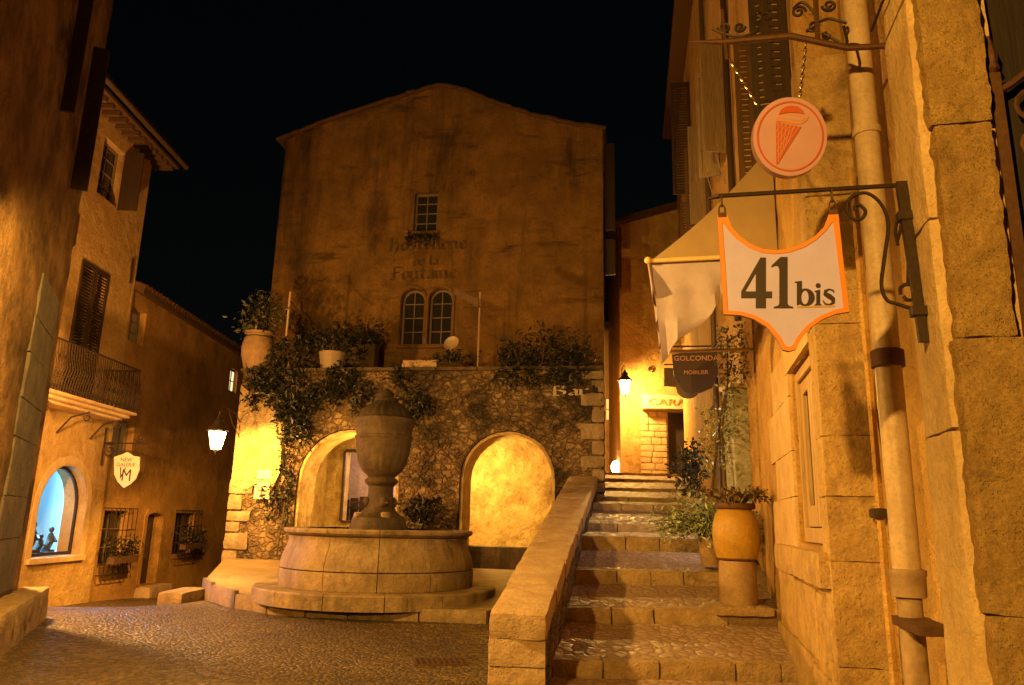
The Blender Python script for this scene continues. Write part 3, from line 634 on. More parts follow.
# ------------------------------------------------------------------ things on the terrace
def pot_profile(r, h, kind):
    if kind == 'jar': return [(r * .62, 0), (r * .78, h * .12), (r * .98, h * .42), (r, h * .6), (r * .9, h * .8), (r * .74, h * .9), (r * .74, h * .93), (r * .9, h * .95), (r * .9, h), (r * .72, h), (r * .7, h * .9)]
    if kind == 'tub': return [(r * .72, 0), (r * .76, h * .05), (r * .98, h * .9), (r, h * .92), (r, h), (r * .9, h), (r * .88, h * .85)]
    return [(r * .7, 0), (r, h * .88), (r * 1.06, h * .9), (r * 1.06, h), (r * .9, h), (r * .88, h * .8)]
def potted(name, F, a, b, c, r, h, kind, m, label, leaf=None, crown=None, n=500, size=0.1, seed=1, group=None, flute=None, cat='potted plant'):
    t = thing(name, F.P(a, b, c), label, cat, group); p = F.P(a, b, c)
    po = MB().lathe(pot_profile(r, h, kind), p, 28, flute=flute).build('pot', M[m], t)
    MB().lathe([(0.01, h * .86), (r * .86, h * .86), (r * .86, h * .875), (0.01, h * .875)], p, 20).build('soil', M['soil'], po)
    if leaf:
        c0 = p + Vector((0, 0, h + crown[2] * 0.75))
        mb = MB(); rg = random.Random(seed)
        for _ in range(7): mb.tube([p + Vector((0, 0, h * .85)), p + Vector((rg.gauss(0, .15) * crown[0], rg.gauss(0, .15) * crown[1], h + crown[2] * .5)), c0 + Vector((rg.gauss(0, .5) * crown[0], rg.gauss(0, .5) * crown[1], rg.uniform(-.2, .7) * crown[2]))], [0.02, 0.014, 0.006], 5)
        mb.build('stem', M['stem'], t)
        MB().leaves(cloud(c0, crown, n, seed), size, seed).build('foliage', M[leaf], t, flat=True, recalc=False)
    return t
TT = T.moved(-0.4)
CT = TB + 0.09
a_, b_ = TT.uv(257, 360); rr = (TT.uv(272, 350)[0] - TT.uv(242, 350)[0]) / 2
potted('terrace_pot', TT, a_, CT, 0, rr, TT.uv(257, 333)[1] - CT, 'jar', 'clay', 'pale clay jar with a dark shrub on the left corner of the terrace wall', 'leaf_olive', (.62, .5, .62), 900, .13, 3)
a_, b_ = TT.uv(332, 362)
potted('terrace_tub', TT, a_, CT, 0, .36, .5, 'tub', 'white_pot', 'ribbed pale tub standing on the terrace edge left of the urn', 'leaf_dark', (.42, .35, .3), 350, .11, 5, flute=lambda a, z: 0.03 * math.sin(a * 18))
a_, b_ = TT.uv(695 - 250, 355)
# hedge trough in front of the house, on a low table wall
hd = H.moved(1.3); p0 = hd.uv(302, 320); p1 = hd.uv(379, 320)
tr = thing('hedge_trough', hd.P((p0[0] + p1[0]) / 2, 4.96), 'dark hedge growing in a long trough in front of the house wall', 'planter')
MB().rough(hd, p0[0], p1[0], 4.96, 6.55, -.2, .2, .12, .02, .01, 4).build('trough', M['urn'], tr)
hp = []; rg = random.Random(8)
for _ in range(1500): hp.append(hd.P(rg.uniform(p0[0] - .1, p1[0] + .1), 6.55 + abs(rg.gauss(0, .28)), rg.uniform(-.28, .34)))
for _ in range(400): hp.append(hd.P(rg.uniform(p0[0] + .3, p1[0] - .2), rg.uniform(5.7, 6.6), rg.uniform(.2, .38)))
MB().leaves(hp, .13, 8).build('foliage', M['leaf_dark'], tr, flat=True, recalc=False)
# posts
def post(px0, py0, px1, py1, F, label, name='terrace_post'):
    a, b0 = F.uv(px0, py0); a1, b1 = F.uv(px1, py1); b0 = CT if F is TT else 4.96
    return a, b1
a, b1 = post(284, 360, 287, 292, TT, '')
t = thing('awning_post', TT.P(a, CT), 'thin pale post with a slanted stay on the terrace left of the hedge', 'post')
MB().tube([TT.P(a, CT), TT.P(a, b1)], 0.03, 8).build('pole', M['pipe'], t)
MB().tube([TT.P(a, b1 - .25), TT.P(a + .35, b1 - .62), TT.P(a + .62, b1 - .78)], 0.018, 6).build('stay', M['iron'], t)
a, b1 = post(478, 360, 480, 292, TT, '')
t = thing('sign_post', TT.P(a, CT), 'post with two slanted boards on the terrace right of the arched windows', 'sign post')
MB().tube([TT.P(a, CT), TT.P(a, b1)], 0.028, 8).build('pole', M['clay'], t)
s0 = TT.uv(455, 291); s1 = TT.uv(479, 304); s2 = TT.uv(491, 305)
MB().hexa([TT.P(s0[0], s0[1] - .12, .05), TT.P(s1[0], s1[1] - .12, .05), TT.P(s1[0], s1[1] - .12, .09), TT.P(s0[0], s0[1] - .12, .09), TT.P(s0[0], s0[1] + .06, .05), TT.P(s1[0], s1[1] + .1, .05), TT.P(s1[0], s1[1] + .1, .09), TT.P(s0[0], s0[1] + .06, .09)]).build('slanted_board', M['wood'], t, smooth=False)
MB().fbox(TT, s0[0] + .25, s2[0], s2[1] - .07, s2[1] - .03, .03, .06).build('cross_board', M['stem'], t, smooth=False)
dp = TT.uv(453, 345); td = thing('satellite_dish', TT.P(dp[0], dp[1] - .35), 'small pale satellite dish on a stalk on the terrace wall', 'satellite dish')
mb = MB(); mb.lathe([(.005, 0), (.1, .012), (.17, .04), (.2, .07), (.205, .07), (.17, .03), (.005, -.015)], (0, 0, 0), 24)
rot = Matrix.Rotation(R(70), 3, 'X') @ Matrix.Rotation(R(0), 3, 'Z')
mb.v = [TT.P(dp[0], dp[1], .1) + Matrix.Rotation(R(-18), 3, 'Z') @ (rot @ q) for q in mb.v]
mb.build('dish', M['white'], td)
MB().tube([TT.P(dp[0], CT, 0), TT.P(dp[0], dp[1] - .1, 0), TT.P(dp[0], dp[1], .08)], .018, 6).build('stalk', M['iron'], td)
# signboard lying along the edge, pale
q = TT.uv(420, 355); t = tag(MB().rough(TT, q[0] - .45, q[0] + .5, CT, CT + .26, -.1, .12, .08, .03, .01, 5).build('stone_trough', M['coping'], bevel=0), 'low pale stone trough on the terrace edge above the fountain', 'trough')
# overhanging shrubs and creepers of the wall
def bush(name, pts, leaf, size, seed, label, cat='shrub', stems=None, droop=0.3, thin=.45, group=None):
    c = sum((Vector(p) for p in pts), Vector()) / len(pts); zmin = min(p.z for p in pts)
    t = thing(name, (c.x, c.y, zmin), label, cat, group)
    if stems:
        for st in stems: MB().tube(st, [0.022 - 0.014 * i / len(st) for i in range(len(st))], 5).build('stem', M['stem'], t)
    MB().leaves(pts, size, seed, droop, thin).build('foliage', M[leaf], t, flat=True, recalc=False); return t
def spread(F, px, py, rx, ry, n, seed, c=0.15, cd=0.2, clumps=14, sp=.28):
    rg = random.Random(seed); C = [(math.sqrt(rg.random()) * 0.92, rg.uniform(0, 2 * math.pi)) for _ in range(clumps)]; out = []
    for _ in range(n):
        r, th = rg.choice(C); x = px + rx * (r * math.cos(th) + rg.gauss(0, sp)); y = py + ry * (r * math.sin(th) + rg.gauss(0, sp))
        a, b = F.uv(x, y); out.append(F.P(a, b, c + abs(rg.gauss(0, cd))))
    return out
q0 = T.uv(500, 370); q1 = T.uv(590, 370)
rs = random.Random(6)
rosemary = []
for i in range(280):
    a = rs.uniform(q0[0], q1[0]); L = rs.uniform(.5, 1.55) * (1 - .4 * abs((a - (q0[0] + q1[0]) / 2) / ((q1[0] - q0[0]) / 2))); lean = rs.uniform(-.5, .5); out = rs.uniform(-.1, .5); dr = rs.random() < .4
    for j in range(16):
        s = j / 15; rosemary.append(T.P(a + lean * s * .6, 5.35 + (L * s * .85 if not dr else .3 * s - .8 * s * s), -.3 + out * s + (.55 * s if dr else 0) + rs.gauss(0, .03)))
bush('rosemary_bush', rosemary, 'leaf_dark', .16, 6, 'big dark spiky bush hanging over the terrace wall above the right arch', thin=.2, droop=.2, stems=[[T.P(a, 5.32, -.3), T.P(a + .1, 5.7, -.1), T.P(a + .15, 6.0, .1)] for a in (-2.2, -1.6, -.9)])
pts = spread(T, 288, 396, 36, 34, 1900, 11, .06, .14, 22, .16) + spread(T, 300, 425, 16, 26, 500, 31, .06, .1, 12, .2) + spread(T, 348, 388, 24, 24, 700, 12, .06, .12, 12, .18) + spread(T, 262, 378, 22, 9, 300, 17, .06, .1, 8, .2)
bush('hanging_creeper', pts, 'leaf_dark', .15, 11, 'dark creeper hanging over the terrace wall left of the urn', 'creeper', stems=[[T.P(-8.2, 5.35, .05), T.P(-8.0, 4.6, .2), T.P(-7.9, 3.6, .1)], [T.P(-7.2, 5.35, .05), T.P(-7.1, 4.8, .2), T.P(-7.0, 4.3, .12)]])
pts = spread(T, 287, 455, 7, 50, 420, 13, .05, .08, 16) + spread(T, 275, 500, 14, 18, 150, 14, .05, .08)
bush('arch_creeper', pts, 'leaf_dark', .13, 13, 'thin dark creeper climbing beside the left arch', 'creeper', stems=[[T.P(-8.1, .6, .08), T.P(-8.0, 1.8, .1), T.P(-7.95, 3.2, .1)]])
bush('round_bush', spread(T, 412, 405, 17, 15, 700, 15, .1, .22, 18), 'leaf_dark', .12, 15, 'round dark bush sprouting from the wall right of the urn lid', stems=[[T.P(-4.7, 4.2, 0), T.P(-4.75, 4.45, .25)]])
bush('wall_fern', spread(T, 404, 376, 12, 12, 220, 16, .06, .12), 'leaf_dark', .12, 16, 'small dark fern on the terrace wall edge above the round bush', 'fern', stems=[[T.P(-4.95, 5.3, .02), T.P(-4.95, 5.0, .2)]])
bush('foot_plant', spread(T, 427, 512, 18, 14, 420, 18, .1, .2) , 'leaf_dark', .14, 18, 'dark plant growing at the pillar between the two arches', 'plant', stems=[[T.P(-4.4, .6, .1), T.P(-4.35, 1.3, .2), T.P(-4.3, 1.9, .2)]])
bush('terrace_weed', spread(TT, 455, 358, 22, 6, 260, 19, .1, .1), 'leaf_dark', .12, 19, 'low dark weeds along the terrace edge under the satellite dish', 'weeds')
bush('sill_weed', [H.P(a, b, .12 + abs(random.gauss(0, .08))) for a, b in ((random.uniform(-6.35, -5.3), 10.45 - abs(random.gauss(0, .16))) for _ in range(260))], 'leaf_dark', .12, 33, 'dark weeds hanging under the small upper window of the gabled house', 'weeds', stems=[[H.P(-5.9, 10.4, .05), H.P(-5.85, 10.2, .14)]])
bush('post_shrub', spread(TT, 290, 352, 16, 14, 420, 20, 0, .15), 'leaf_dark', .13, 20, 'dark shrub at the foot of the thin terrace post')
# two plaques on the left pier
for (x0, x1, y0, y1, red) in ((257, 272, 470, 479, 0), (254, 271, 482, 499, 1)):
    p0 = T.uv(x0, y1, .07); p1 = T.uv(x1, y0, .07)
    o = tag(MB().fbox(T, p0[0], p1[0], p0[1], p1[1], .03, .10).build('plaque', M['plaque'], bevel=.008), 'pale square plaque with a small red emblem on the left pier' if red else 'plain pale oblong plaque on the left pier above the square one', 'plaque')
    if red:
        ca, cb = (p0[0] + p1[0]) / 2, (p0[1] + p1[1]) / 2; e = MB()
        for k in range(4):
            aa = R(90 * k); pts = [(ca + .09 * math.cos(aa) * s + w_ * -math.sin(aa), cb + .09 * math.sin(aa) * s + w_ * math.cos(aa)) for s, w_ in ((.3, -.02), (1.2, -.035), (1.45, 0), (1.2, .035), (.3, .02))]
            e.plate([pts], T, .10, .106)
        e.plate([arc(ca, cb, .032, .032, 0, 345, 12)], T, .1, .108); e.build('emblem', M['plaque_red'], o)

# corner lantern
lp = Vector((-7.02, 18.72, 3.36)); lp = at_y(217, 437, 18.3)
def lantern(name, p, label, gm, s=1.0, arm=None, group=None):
    t = thing(name, p + Vector((0, 0, -.35 * s)), label, 'street lamp', group)
    hexr = lambda r, z: [p + Vector((r * s * math.cos(R(60 * i + 30)), r * s * math.sin(R(60 * i + 30)), z * s)) for i in range(6)]
    lo, hi = hexr(.10, -.26), hexr(.185, .12)
    g = MB(); g.add(lo + hi, [(i, (i + 1) % 6, 6 + (i + 1) % 6, 6 + i) for i in range(6)] + [(5, 4, 3, 2, 1, 0)]); g.build('glass', M[gm], t, smooth=False, recalc=False)
    f = MB()
    for i in range(6): f.tube([lo[i], hi[i]], .012 * s, 5)
    f.tube(lo, .012 * s, 5, True); f.tube(hi, .016 * s, 5, True); f.tube([p + Vector((0, 0, -.26 * s)), p + Vector((0, 0, -.36 * s))], [.03 * s, .008 * s], 6); f.build('lantern_frame', M['iron'], t)
    MB().lathe([(.23 * s, .13 * s), (.21 * s, .17 * s), (.10 * s, .27 * s), (.08 * s, .33 * s), (.10 * s, .34 * s), (.04 * s, .40 * s), (.012 * s, .47 * s)], p, 12).build('cap', M['iron'], t)
    if arm:
        e = Vector(arm); b = MB(); top = p + Vector((0, 0, .44 * s)); d = e - top; d.z = 0
        b.tube([top, top + Vector((0, 0, .1)), top + d * .3 + Vector((0, 0, .26)), top + d * .7 + Vector((0, 0, .22)), top + d * 1.02 + Vector((0, 0, .02))], .016, 6)
        b.tube([top + d * .98 + Vector((0, 0, .2)), top + d * .98 + Vector((0, 0, -.35))], .02, 6)
        b.tube([top + d * .97 + Vector((0, 0, -.3)), top + d * .6 + Vector((0, 0, -.05)), top + d * .4 + Vector((0, 0, .2))], .012, 6); b.build('bracket', M['iron'], t)
    return t
lantern('corner_lantern', lp, 'glowing wall lantern on the left corner of the terrace wall', 'lamp_glass', 1.15, T.P(TA0 + .1, 3.6, 0.04))
# yellow box on the lane side
bx = Vector((T.P(TA0 - .12, 0, -1.2))); p0 = at_y(225, 545, bx.y); p1 = at_y(225, 514, bx.y)
yb = tag(MB().fbox(T, TA0 - .22, TA0 + .01, p0.z, p1.z, -1.45, -1.05).build('letter_box', M['yellow'], bevel=.02), 'bright yellow letter box on the lane side of the terrace wall', 'letter box')
MB().fbox(T, TA0 - .2, TA0 - .05, p1.z - .16, p1.z - .13, -1.049, -1.035).build('slot', M['iron'], yb)

# ------------------------------------------------------------------ fountain platform and fountain
FC = Vector((-2.40, 14.75, 0))
def pz(x, y): return 0.15 + 0.05 * (y - 12.2)
edge = [at_z(x, y, .17) for x, y in ((205, 587), (214, 592), (238, 598.5), (270, 603), (308, 606.5), (350, 608), (420, 610), (488, 612))]
edge = [(q.x, q.y) for q in edge]
poly = [(T.P(-9.45, 0, .12).x, T.P(-9.45, 0, .12).y)] + edge + [(1.2, 17.4), (T.P(-.15, 0, .12).x, T.P(-.15, 0, .12).y)]
GF = Frame((0, 0, 0), (1, 0, 0), (0, -1, 0))
mb = MB(); top = [Vector((x, y, pz(x, y))) for x, y in poly]; bot = [Vector((x, y, -.5)) for x, y in poly]; n = len(poly)
mb.add(top + bot, [tuple(range(n)), tuple(range(2 * n - 1, n - 1, -1))] + [(i, n + i, n + (i + 1) % n, (i + 1) % n) for i in range(n)])
plat = structure(mb.build('fountain_pavement', M['platform'], bevel=0.015))
mb = MB()
for i in range(len(edge) - 1):
    a, b = Vector((*edge[i], 0)), Vector((*edge[i + 1], 0)); d = b - a; L = d.length; k = max(1, int(L / .75)); nrm = Vector((d.y, -d.x, 0)).normalized()
    Fk = Frame(a, d, nrm)
    for j in range(k): mb.rough(Fk, L * j / k + .004, L * (j + 1) / k - .012, -.2, .17 + .0 + 0.05 * (a.y - 12.2) * 0 + (pz(a.x, a.y) - .15), -.02, .07, .08, .025, .01, 5, i + j)
q0 = at_z(181, 596, .1); q1 = at_z(208, 590, .14)
structure(mb.build('kerb', M['fountain']))
o = tag(MB().rough(Frame(q0, q1 - q0, Vector(((q1 - q0).y, -(q1 - q0).x, 0))), 0, (q1 - q0).length, -.65, .05, -.5, .02, .09, .04, .015, 4).build('kerb_stone', M['fountain']), 'loose block of kerb stone at the left end of the fountain pavement', 'kerb stone')

fnt = thing('fountain', (FC.x, FC.y, .28), 'round stone fountain with a tall lidded urn in its basin', 'fountain')
mb = MB()
for i in range(14):
    a0 = 2 * math.pi * i / 14; mb.lathe([(1.5, .15), (2.20, .15), (2.20, .37), (2.17, .395), (1.5, .40)], FC, 8, a0 + .003, a0 + 2 * math.pi / 14 - .003)
mb.build('plinth', M['fountain'], fnt)
mb = MB(); npan = 12
body = [(1.40, .50), (1.765, .50), (1.775, .62), (1.765, .715), (1.77, .72), (1.765, .80), (1.735, .92), (1.68, 1.04), (1.645, 1.14), (1.64, 1.22), (1.66, 1.265), (1.40, 1.27)]
for i in range(npan):
    a0 = 2 * math.pi * (i + .31) / npan; g = .0035
    mb.lathe([(1.40, .403), (1.765, .403), (1.78, .58), (1.768, .70), (1.40, .70)], FC, 8, a0 + g, a0 + 2 * math.pi / npan - g)
    mb.lathe([(1.40, .706)] + [q for q in body if q[1] > .705 and q[0] > 1.5] + [(1.40, 1.27)], FC, 8, a0 + g, a0 + 2 * math.pi / npan - g)
    mb.lathe([(1.38, 1.274), (1.665, 1.274), (1.70, 1.30), (1.735, 1.325), (1.745, 1.37), (1.725, 1.395), (1.38, 1.40)], FC, 8, a0 + g, a0 + 2 * math.pi / npan - g)
mb.build('basin', M['fountain'], fnt)
MB().lathe([(1.39, .45), (1.39, 1.26), (1.30, 1.26), (1.30, .6), (.05, .6), (.05, .45)], FC, 48).build('basin_lining', M['urn'], fnt)
MB().lathe([(.05, 1.12), (1.30, 1.12), (1.30, 1.125), (.05, 1.125)], FC, 48).build('water', M['water'], fnt)
UC = Vector((FC.x - .03, FC.y, 0))
ped = MB().lathe([(.55, .6), (.55, 1.44), (.52, 1.47), (.50, 1.60), (.44, 1.63), (.36, 1.68), (.29, 1.76), (.25, 1.88), (.235, 2.05), (.24, 2.18), (.28, 2.22), (.31, 2.25), (.32, 2.29), (.29, 2.32), (.24, 2.36)], UC, 32).build('pedestal', M['urn'], fnt)
MB().lathe([(.24, 2.34), (.28, 2.38), (.37, 2.47), (.41, 2.54), (.44, 2.60), (.47, 2.68), (.485, 2.74), (.495, 2.78), (.53, 2.98), (.535, 3.06), (.56, 3.09), (.56, 3.12), (.53, 3.14), (.535, 3.22), (.55, 3.30), (.59, 3.37), (.60, 3.42), (.585, 3.46), (.48, 3.47)], UC, 96, flute=lambda a, z: .028 * abs(math.sin(a * 10)) * max(0, min(1, (2.80 - z) / .15)) if 2.4 < z < 2.8 else 0).build('urn', M['urn'], fnt)
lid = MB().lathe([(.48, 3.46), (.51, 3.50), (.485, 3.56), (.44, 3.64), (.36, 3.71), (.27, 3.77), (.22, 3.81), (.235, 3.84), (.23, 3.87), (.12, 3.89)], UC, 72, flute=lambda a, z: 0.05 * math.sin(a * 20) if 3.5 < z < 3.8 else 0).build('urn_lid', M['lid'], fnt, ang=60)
MB().lathe([(.10, 3.88), (.13, 3.91), (.14, 3.96), (.11, 4.01), (.05, 4.05), (.01, 4.07)], UC, 20, flute=lambda a, z: 0.06 * math.sin(a * 8 + z * 40)).build('finial', M['lid'], lid)
for k in range(4):
    a = R(90 * k + 205); d = Vector((math.cos(a), math.sin(a), 0))
    MB().sphere(UC + d * .25 + Vector((0, 0, 1.88)), .085, 12, 8, (1, 1, 1.25)).build('spout_mask', M['urn'], ped)
    MB().tube([UC + d * .30 + Vector((0, 0, 1.86)), UC + d * .46 + Vector((0, 0, 1.88)), UC + d * .54 + Vector((0, 0, 1.86))], .015, 8).build('spout', M['rust'], ped)
    MB().rough(Frame(UC + d * .42, (-d.y, d.x, 0), d), -.09, .09, 1.45, 1.70, -.15, .06, .05, .05, .025, 8, k).build('spout_base', M['fountain'], ped)

# drain in the square
dq = at_z(440, 662, .012); tdr = thing('drain_cover', dq, 'dark rusty drain grating sunk in the square near the parapet', 'drain')
mb = MB().box(dq, (.62, .34, .018), .2); mb.build('plate', M['rust'], tdr, smooth=False)
mb = MB()
for i in range(9):
    c = dq + Matrix.Rotation(.2, 3, 'Z') @ Vector((-.26 + i * .065, 0, .013)); mb.box(c, (.03, .28, .012), .2)
mb.build('grating', M['iron'], tdr, smooth=False)

# ------------------------------------------------------------------ stairs and parapet
def xl(y): return .37 + .157 * (y - 7.2)
def xr(y): return 1.10 + .23 * y + .05 if y < 11.3 else 3.72 + .155 * (y - 11.25) + .05
ST = [(8.15, .06, .25), (9.75, .42, .60), (11.25, .76, .96), (12.7, 1.17, 1.40), (14.5, 1.46, 1.60), (16.3, 1.87, 2.01), (18.2, 2.11, 2.22), (20.5, 2.44, 2.54), (22.5, 2.78, 2.88), (24.5, 3.10, 3.20), (27.7, 3.28, 3.28)]
stairs = thing('stone_staircase', (1.7, 8.1, 0), 'wide worn stone steps with pebbled treads climbing to the alley', 'staircase')
for i in range(len(ST) - 1):
    y0, zb, zt = ST[i]; y1, zn, _ = ST[i + 1]; n = 14; m = 16
    mb = MB(); vs = []; e0 = .30
    for j in range(n + 1):
        y = y0 + e0 - .02 + (y1 + .02 - y0 - e0 + .02) * j / n
        for k in range(m + 1):
            x = xl(y) - .05 + (xr(y) - xl(y) + .1) * k / m; z = zt + (zn - zt) * j / n + .012 * noise.noise(Vector((x * 2.2, y * 2.2, 0))) + .012 * noise.noise(Vector((x * 6, y * 6, 3)))
            vs.append((x, y, z - .006))
    nb = len(vs); vs += [(q[0], q[1], zb - .45) for q in vs]
    fs = [(j * (m + 1) + k, j * (m + 1) + k + 1, (j + 1) * (m + 1) + k + 1, (j + 1) * (m + 1) + k) for j in range(n) for k in range(m)]
    rim = [(0, k, 0, k + 1) for k in range(m)] + [(n, k + 1, n, k) for k in range(m)] + [(j + 1, 0, j, 0) for j in range(n)] + [(j, m, j + 1, m) for j in range(n)]
    for (ja, ka, jb, kb) in rim:
        p, q = ja * (m + 1) + ka, jb * (m + 1) + kb; fs.append((q, p, nb + p, nb + q))
    mb.add(vs, fs); st = mb.build('step', M['tread'], stairs)
    rg = random.Random(i * 3 + 1); x = xl(y0) - .04; xe = xr(y0) + .04; k = 0; mb = MB(); Fs = Frame((0, y0, 0), (1, 0.03, 0), (0.03, -1, 0))
    while x < xe - .1:
        L = rg.uniform(.45, .95); x2 = min(x + L, xe)
        if xe - x2 < .25: x2 = xe
        mb.rough(Fs, x, x2 - .006, zb - .3, zt + rg.uniform(-.014, .006), -e0, rg.uniform(-.015, .012), .06, .022, .016, 6, k + i * 4); x = x2; k += 1
    mb.build('edging', M['edging'], st)
mb = MB(); mb.hexa([(.3, 6.0, -.2), (3.0, 6.0, -.2), (3.2, 8.14, -.2), (.4, 8.14, -.2), (.3, 6.0, .05), (3.0, 6.0, .05), (3.2, 8.14, .09), (.4, 8.14, .09)])
structure(mb.build('stair_landing', M['tread']))

para = thing('stair_parapet', (.1, 7.2, 0), 'low stone parapet sloping up between the square and the steps', 'parapet')
pl = lambda y: (-.15 + (1.43 + .15) * (y - 7.2) / 11.2, .37 + .157 * (y - 7.2))
def ptop(y): return .80 + (2.68 - .80) * (y - 7.2) / 11.2
y = 7.2; k = 0; rg = random.Random(5)
cp = MB()
while y < 18.3:
    L = rg.uniform(.75, 1.25); y2 = min(y + L, 18.42)
    if 18.42 - y2 < .4: y2 = 18.42
    d = Vector((pl(y2)[0] - pl(y)[0], y2 - y, ptop(y2) - ptop(y))); Ln = d.length; un = d.normalized(); wv = Vector((1, -.15, 0)).normalized(); vv = wv.cross(un) if wv.cross(un).z > 0 else un.cross(wv)
    Fq = Frame((pl(y)[0], y, ptop(y) - .24), un, wv); Fq.u = un; Fq.v = vv; Fq.w = wv
    cp.rough(Fq, .001, Ln - .002, 0, .24 + rg.uniform(-.006, .006), 0, pl((y + y2) / 2)[1] - pl((y + y2) / 2)[0], .075, .045, .012, 4, k * 3.3); y = y2; k += 1
cp.build('coping', M['coping'], para)
def side(p): return 0
mb = MB(); NP = 40; rows = 9; vs = []
for sd in (0, 1):
    for i in range(NP + 1):
        y = 7.23 + (18.4 - 7.23) * i / NP
        for j in range(rows + 1):
            z = -.4 + (ptop(y) - .2 + .4) * j / rows; p = Vector((pl(y)[sd] + (.03 if sd == 0 else -.03), y, z)); q = noise.noise(p * 2.2) * .03 + noise.noise(p * 5.5) * .02
            vs.append(p + Vector((-q if sd == 0 else q, 0, 0)))
S1 = (NP + 1) * (rows + 1); W = rows + 1
fs = []
for i in range(NP):
    for j in range(rows):
        a = i * W + j; fs.append((a, a + 1, a + W + 1, a + W)); b = S1 + a; fs.append((b, b + W, b + W + 1, b + 1))
    a = i * W + rows; fs.append((a, S1 + a, S1 + a + W, a + W))
for j in range(rows):
    fs.append((j, S1 + j, S1 + j + 1, j + 1)); a = NP * W + j; fs.append((a, a + 1, S1 + a + 1, S1 + a))
mb.add(vs, fs).build('wall', M['rubble'], para, ang=60)
mb = MB(); b = -.3; k = 0
for b0, b1 in ((-.3, .12), (.125, .335), (.34, .575)):
    Fp = Frame((pl(7.2)[0], 7.2, 0), (1, 0.0, 0), (0, -1, 0)); mb.rough(Fp, .005, pl(7.2)[1] - pl(7.2)[0] - .005, b0, b1 + .004, -.5, .012, .05, .014, .010, 6, b0 * 7)
mb.build('end_stone', M['coping'], para)

# ------------------------------------------------------------------ gallery house (left) with balcony and arched shop window
gal = thing('gallery_house', (LX, 17, -.6), 'ochre house on the left with a balcony above a blue lit arched window', 'house')
GW = archloop(17.02, 18.92, .58, 2.62, .95); UD = rect(17.15, 18.42, 4.02, 7.42); UW = rect(17.30, 18.30, 9.2, 10.7); SW = rect(19.0, 19.58, 2.75, 4.05)
MB().plate([[(11.6, -1.2), (19.66, -1.2), (19.72, 11.3), (11.6, 11.3)], GW[::-1], UD[::-1], UW[::-1]], LW, -.55, 0, .3, lambda p: .02 * noise.noise(p * 1.3) + .008 * noise.noise(p * 4)).build('wall', M['gallery'], gal, ang=70)
MB().fbox(LW, 19.2, 19.66, 3.3, 11.25, -9, -.56).fbox(LW, 11.6, 19.19, 5.0, 5.2, -9, -.56).fbox(LW, 11.6, 11.9, -1.2, 11.25, -9, -.56).build('side_wall', M['gallery'], gal)
MB().plate([ribbon([(16.90, .45), (16.90, 1.67)] + arc(17.97, 1.67, 1.07, 1.07, 180, 0, 16)[1:] + [(19.04, .45)], [.19] * 19)], LW, -.05, .012).build('window_surround', M['smooth_stone'], gal)
MB().rough(LW, 16.85, 19.1, .44, .575, -.5, .09, .08, .03, .008, 5).build('window_sill', M['smooth_stone'], gal)
wf = MB().plate([archloop(17.03, 18.91, .59, 2.61, .94), archloop(17.10, 18.84, .66, 2.54, .87)[::-1]], LW, -.24, -.19).build('window', M['iron'], gal)
# lit gallery room behind
gr = MB(); g0, g1 = 15.5, 21.6
for q in ((g0, g1, .45, .56, -3.2, -.56), (g0, g1, 3.1, 3.2, -3.2, -.56), (g0, g1, .57, 3.09, -3.3, -3.21)): gr.fbox(LW, *q)
gr.fbox(LW, g0 - .1, g0 - .005, .45, 3.2, -3.2, -.56).fbox(LW, g1 + .005, g1 + .1, .45, 3.2, -3.2, -.6).fbox(LW, 20.3, 20.4, .57, 3.09, -3.2, -2.1)
gr.build('room', M['gallery_white'], gal, smooth=False)
def statue(p, s, seed, label):
    mb = MB(); p = Vector(p); rg = random.Random(seed)
    mb.rough(Frame(p, (1, 0, 0), (0, 1, 0)), -.13 * s, .13 * s, 0, .12 * s, -.1 * s, .1 * s, .05, .02, .005, 6)
    mb.tube([p + Vector((0, -.12, .12)) * s, p + Vector((.02, -.03, .26)) * s, p + Vector((0, .06, .38)) * s, p + Vector((-.01, .04, .52)) * s], [.10 * s, .09 * s, .10 * s, .05 * s], 10)
    mb.sphere(p + Vector((-.01, .05, .6)) * s, .065 * s, 10, 8, (1, 1, 1.2))
    mb.tube([p + Vector((.02, -.1, .14)) * s, p + Vector((.16, -.22, .30)) * s, p + Vector((.12, -.38, .13)) * s], [.06 * s, .055 * s, .03 * s], 8)
    mb.tube([p + Vector((.06, .06, .42)) * s, p + Vector((.2, -.04, .32)) * s, p + Vector((.17, -.18, .32)) * s], [.035 * s, .03 * s, .02 * s], 8)
    return tag(mb.build('sculpture', M['bronze']), label, 'sculpture', 'sculptures in the gallery window')
statue(LW.P(18.85, .57, -.72), .95, 1, 'seated bronze figure, rightmost in the blue gallery window')
statue(LW.P(18.45, .57, -.70), .7, 2, 'small bronze figure in the middle of the blue gallery window')
statue(LW.P(18.1, .57, -.72), 1.15, 3, 'tall bronze figure at the left edge of the blue gallery window')
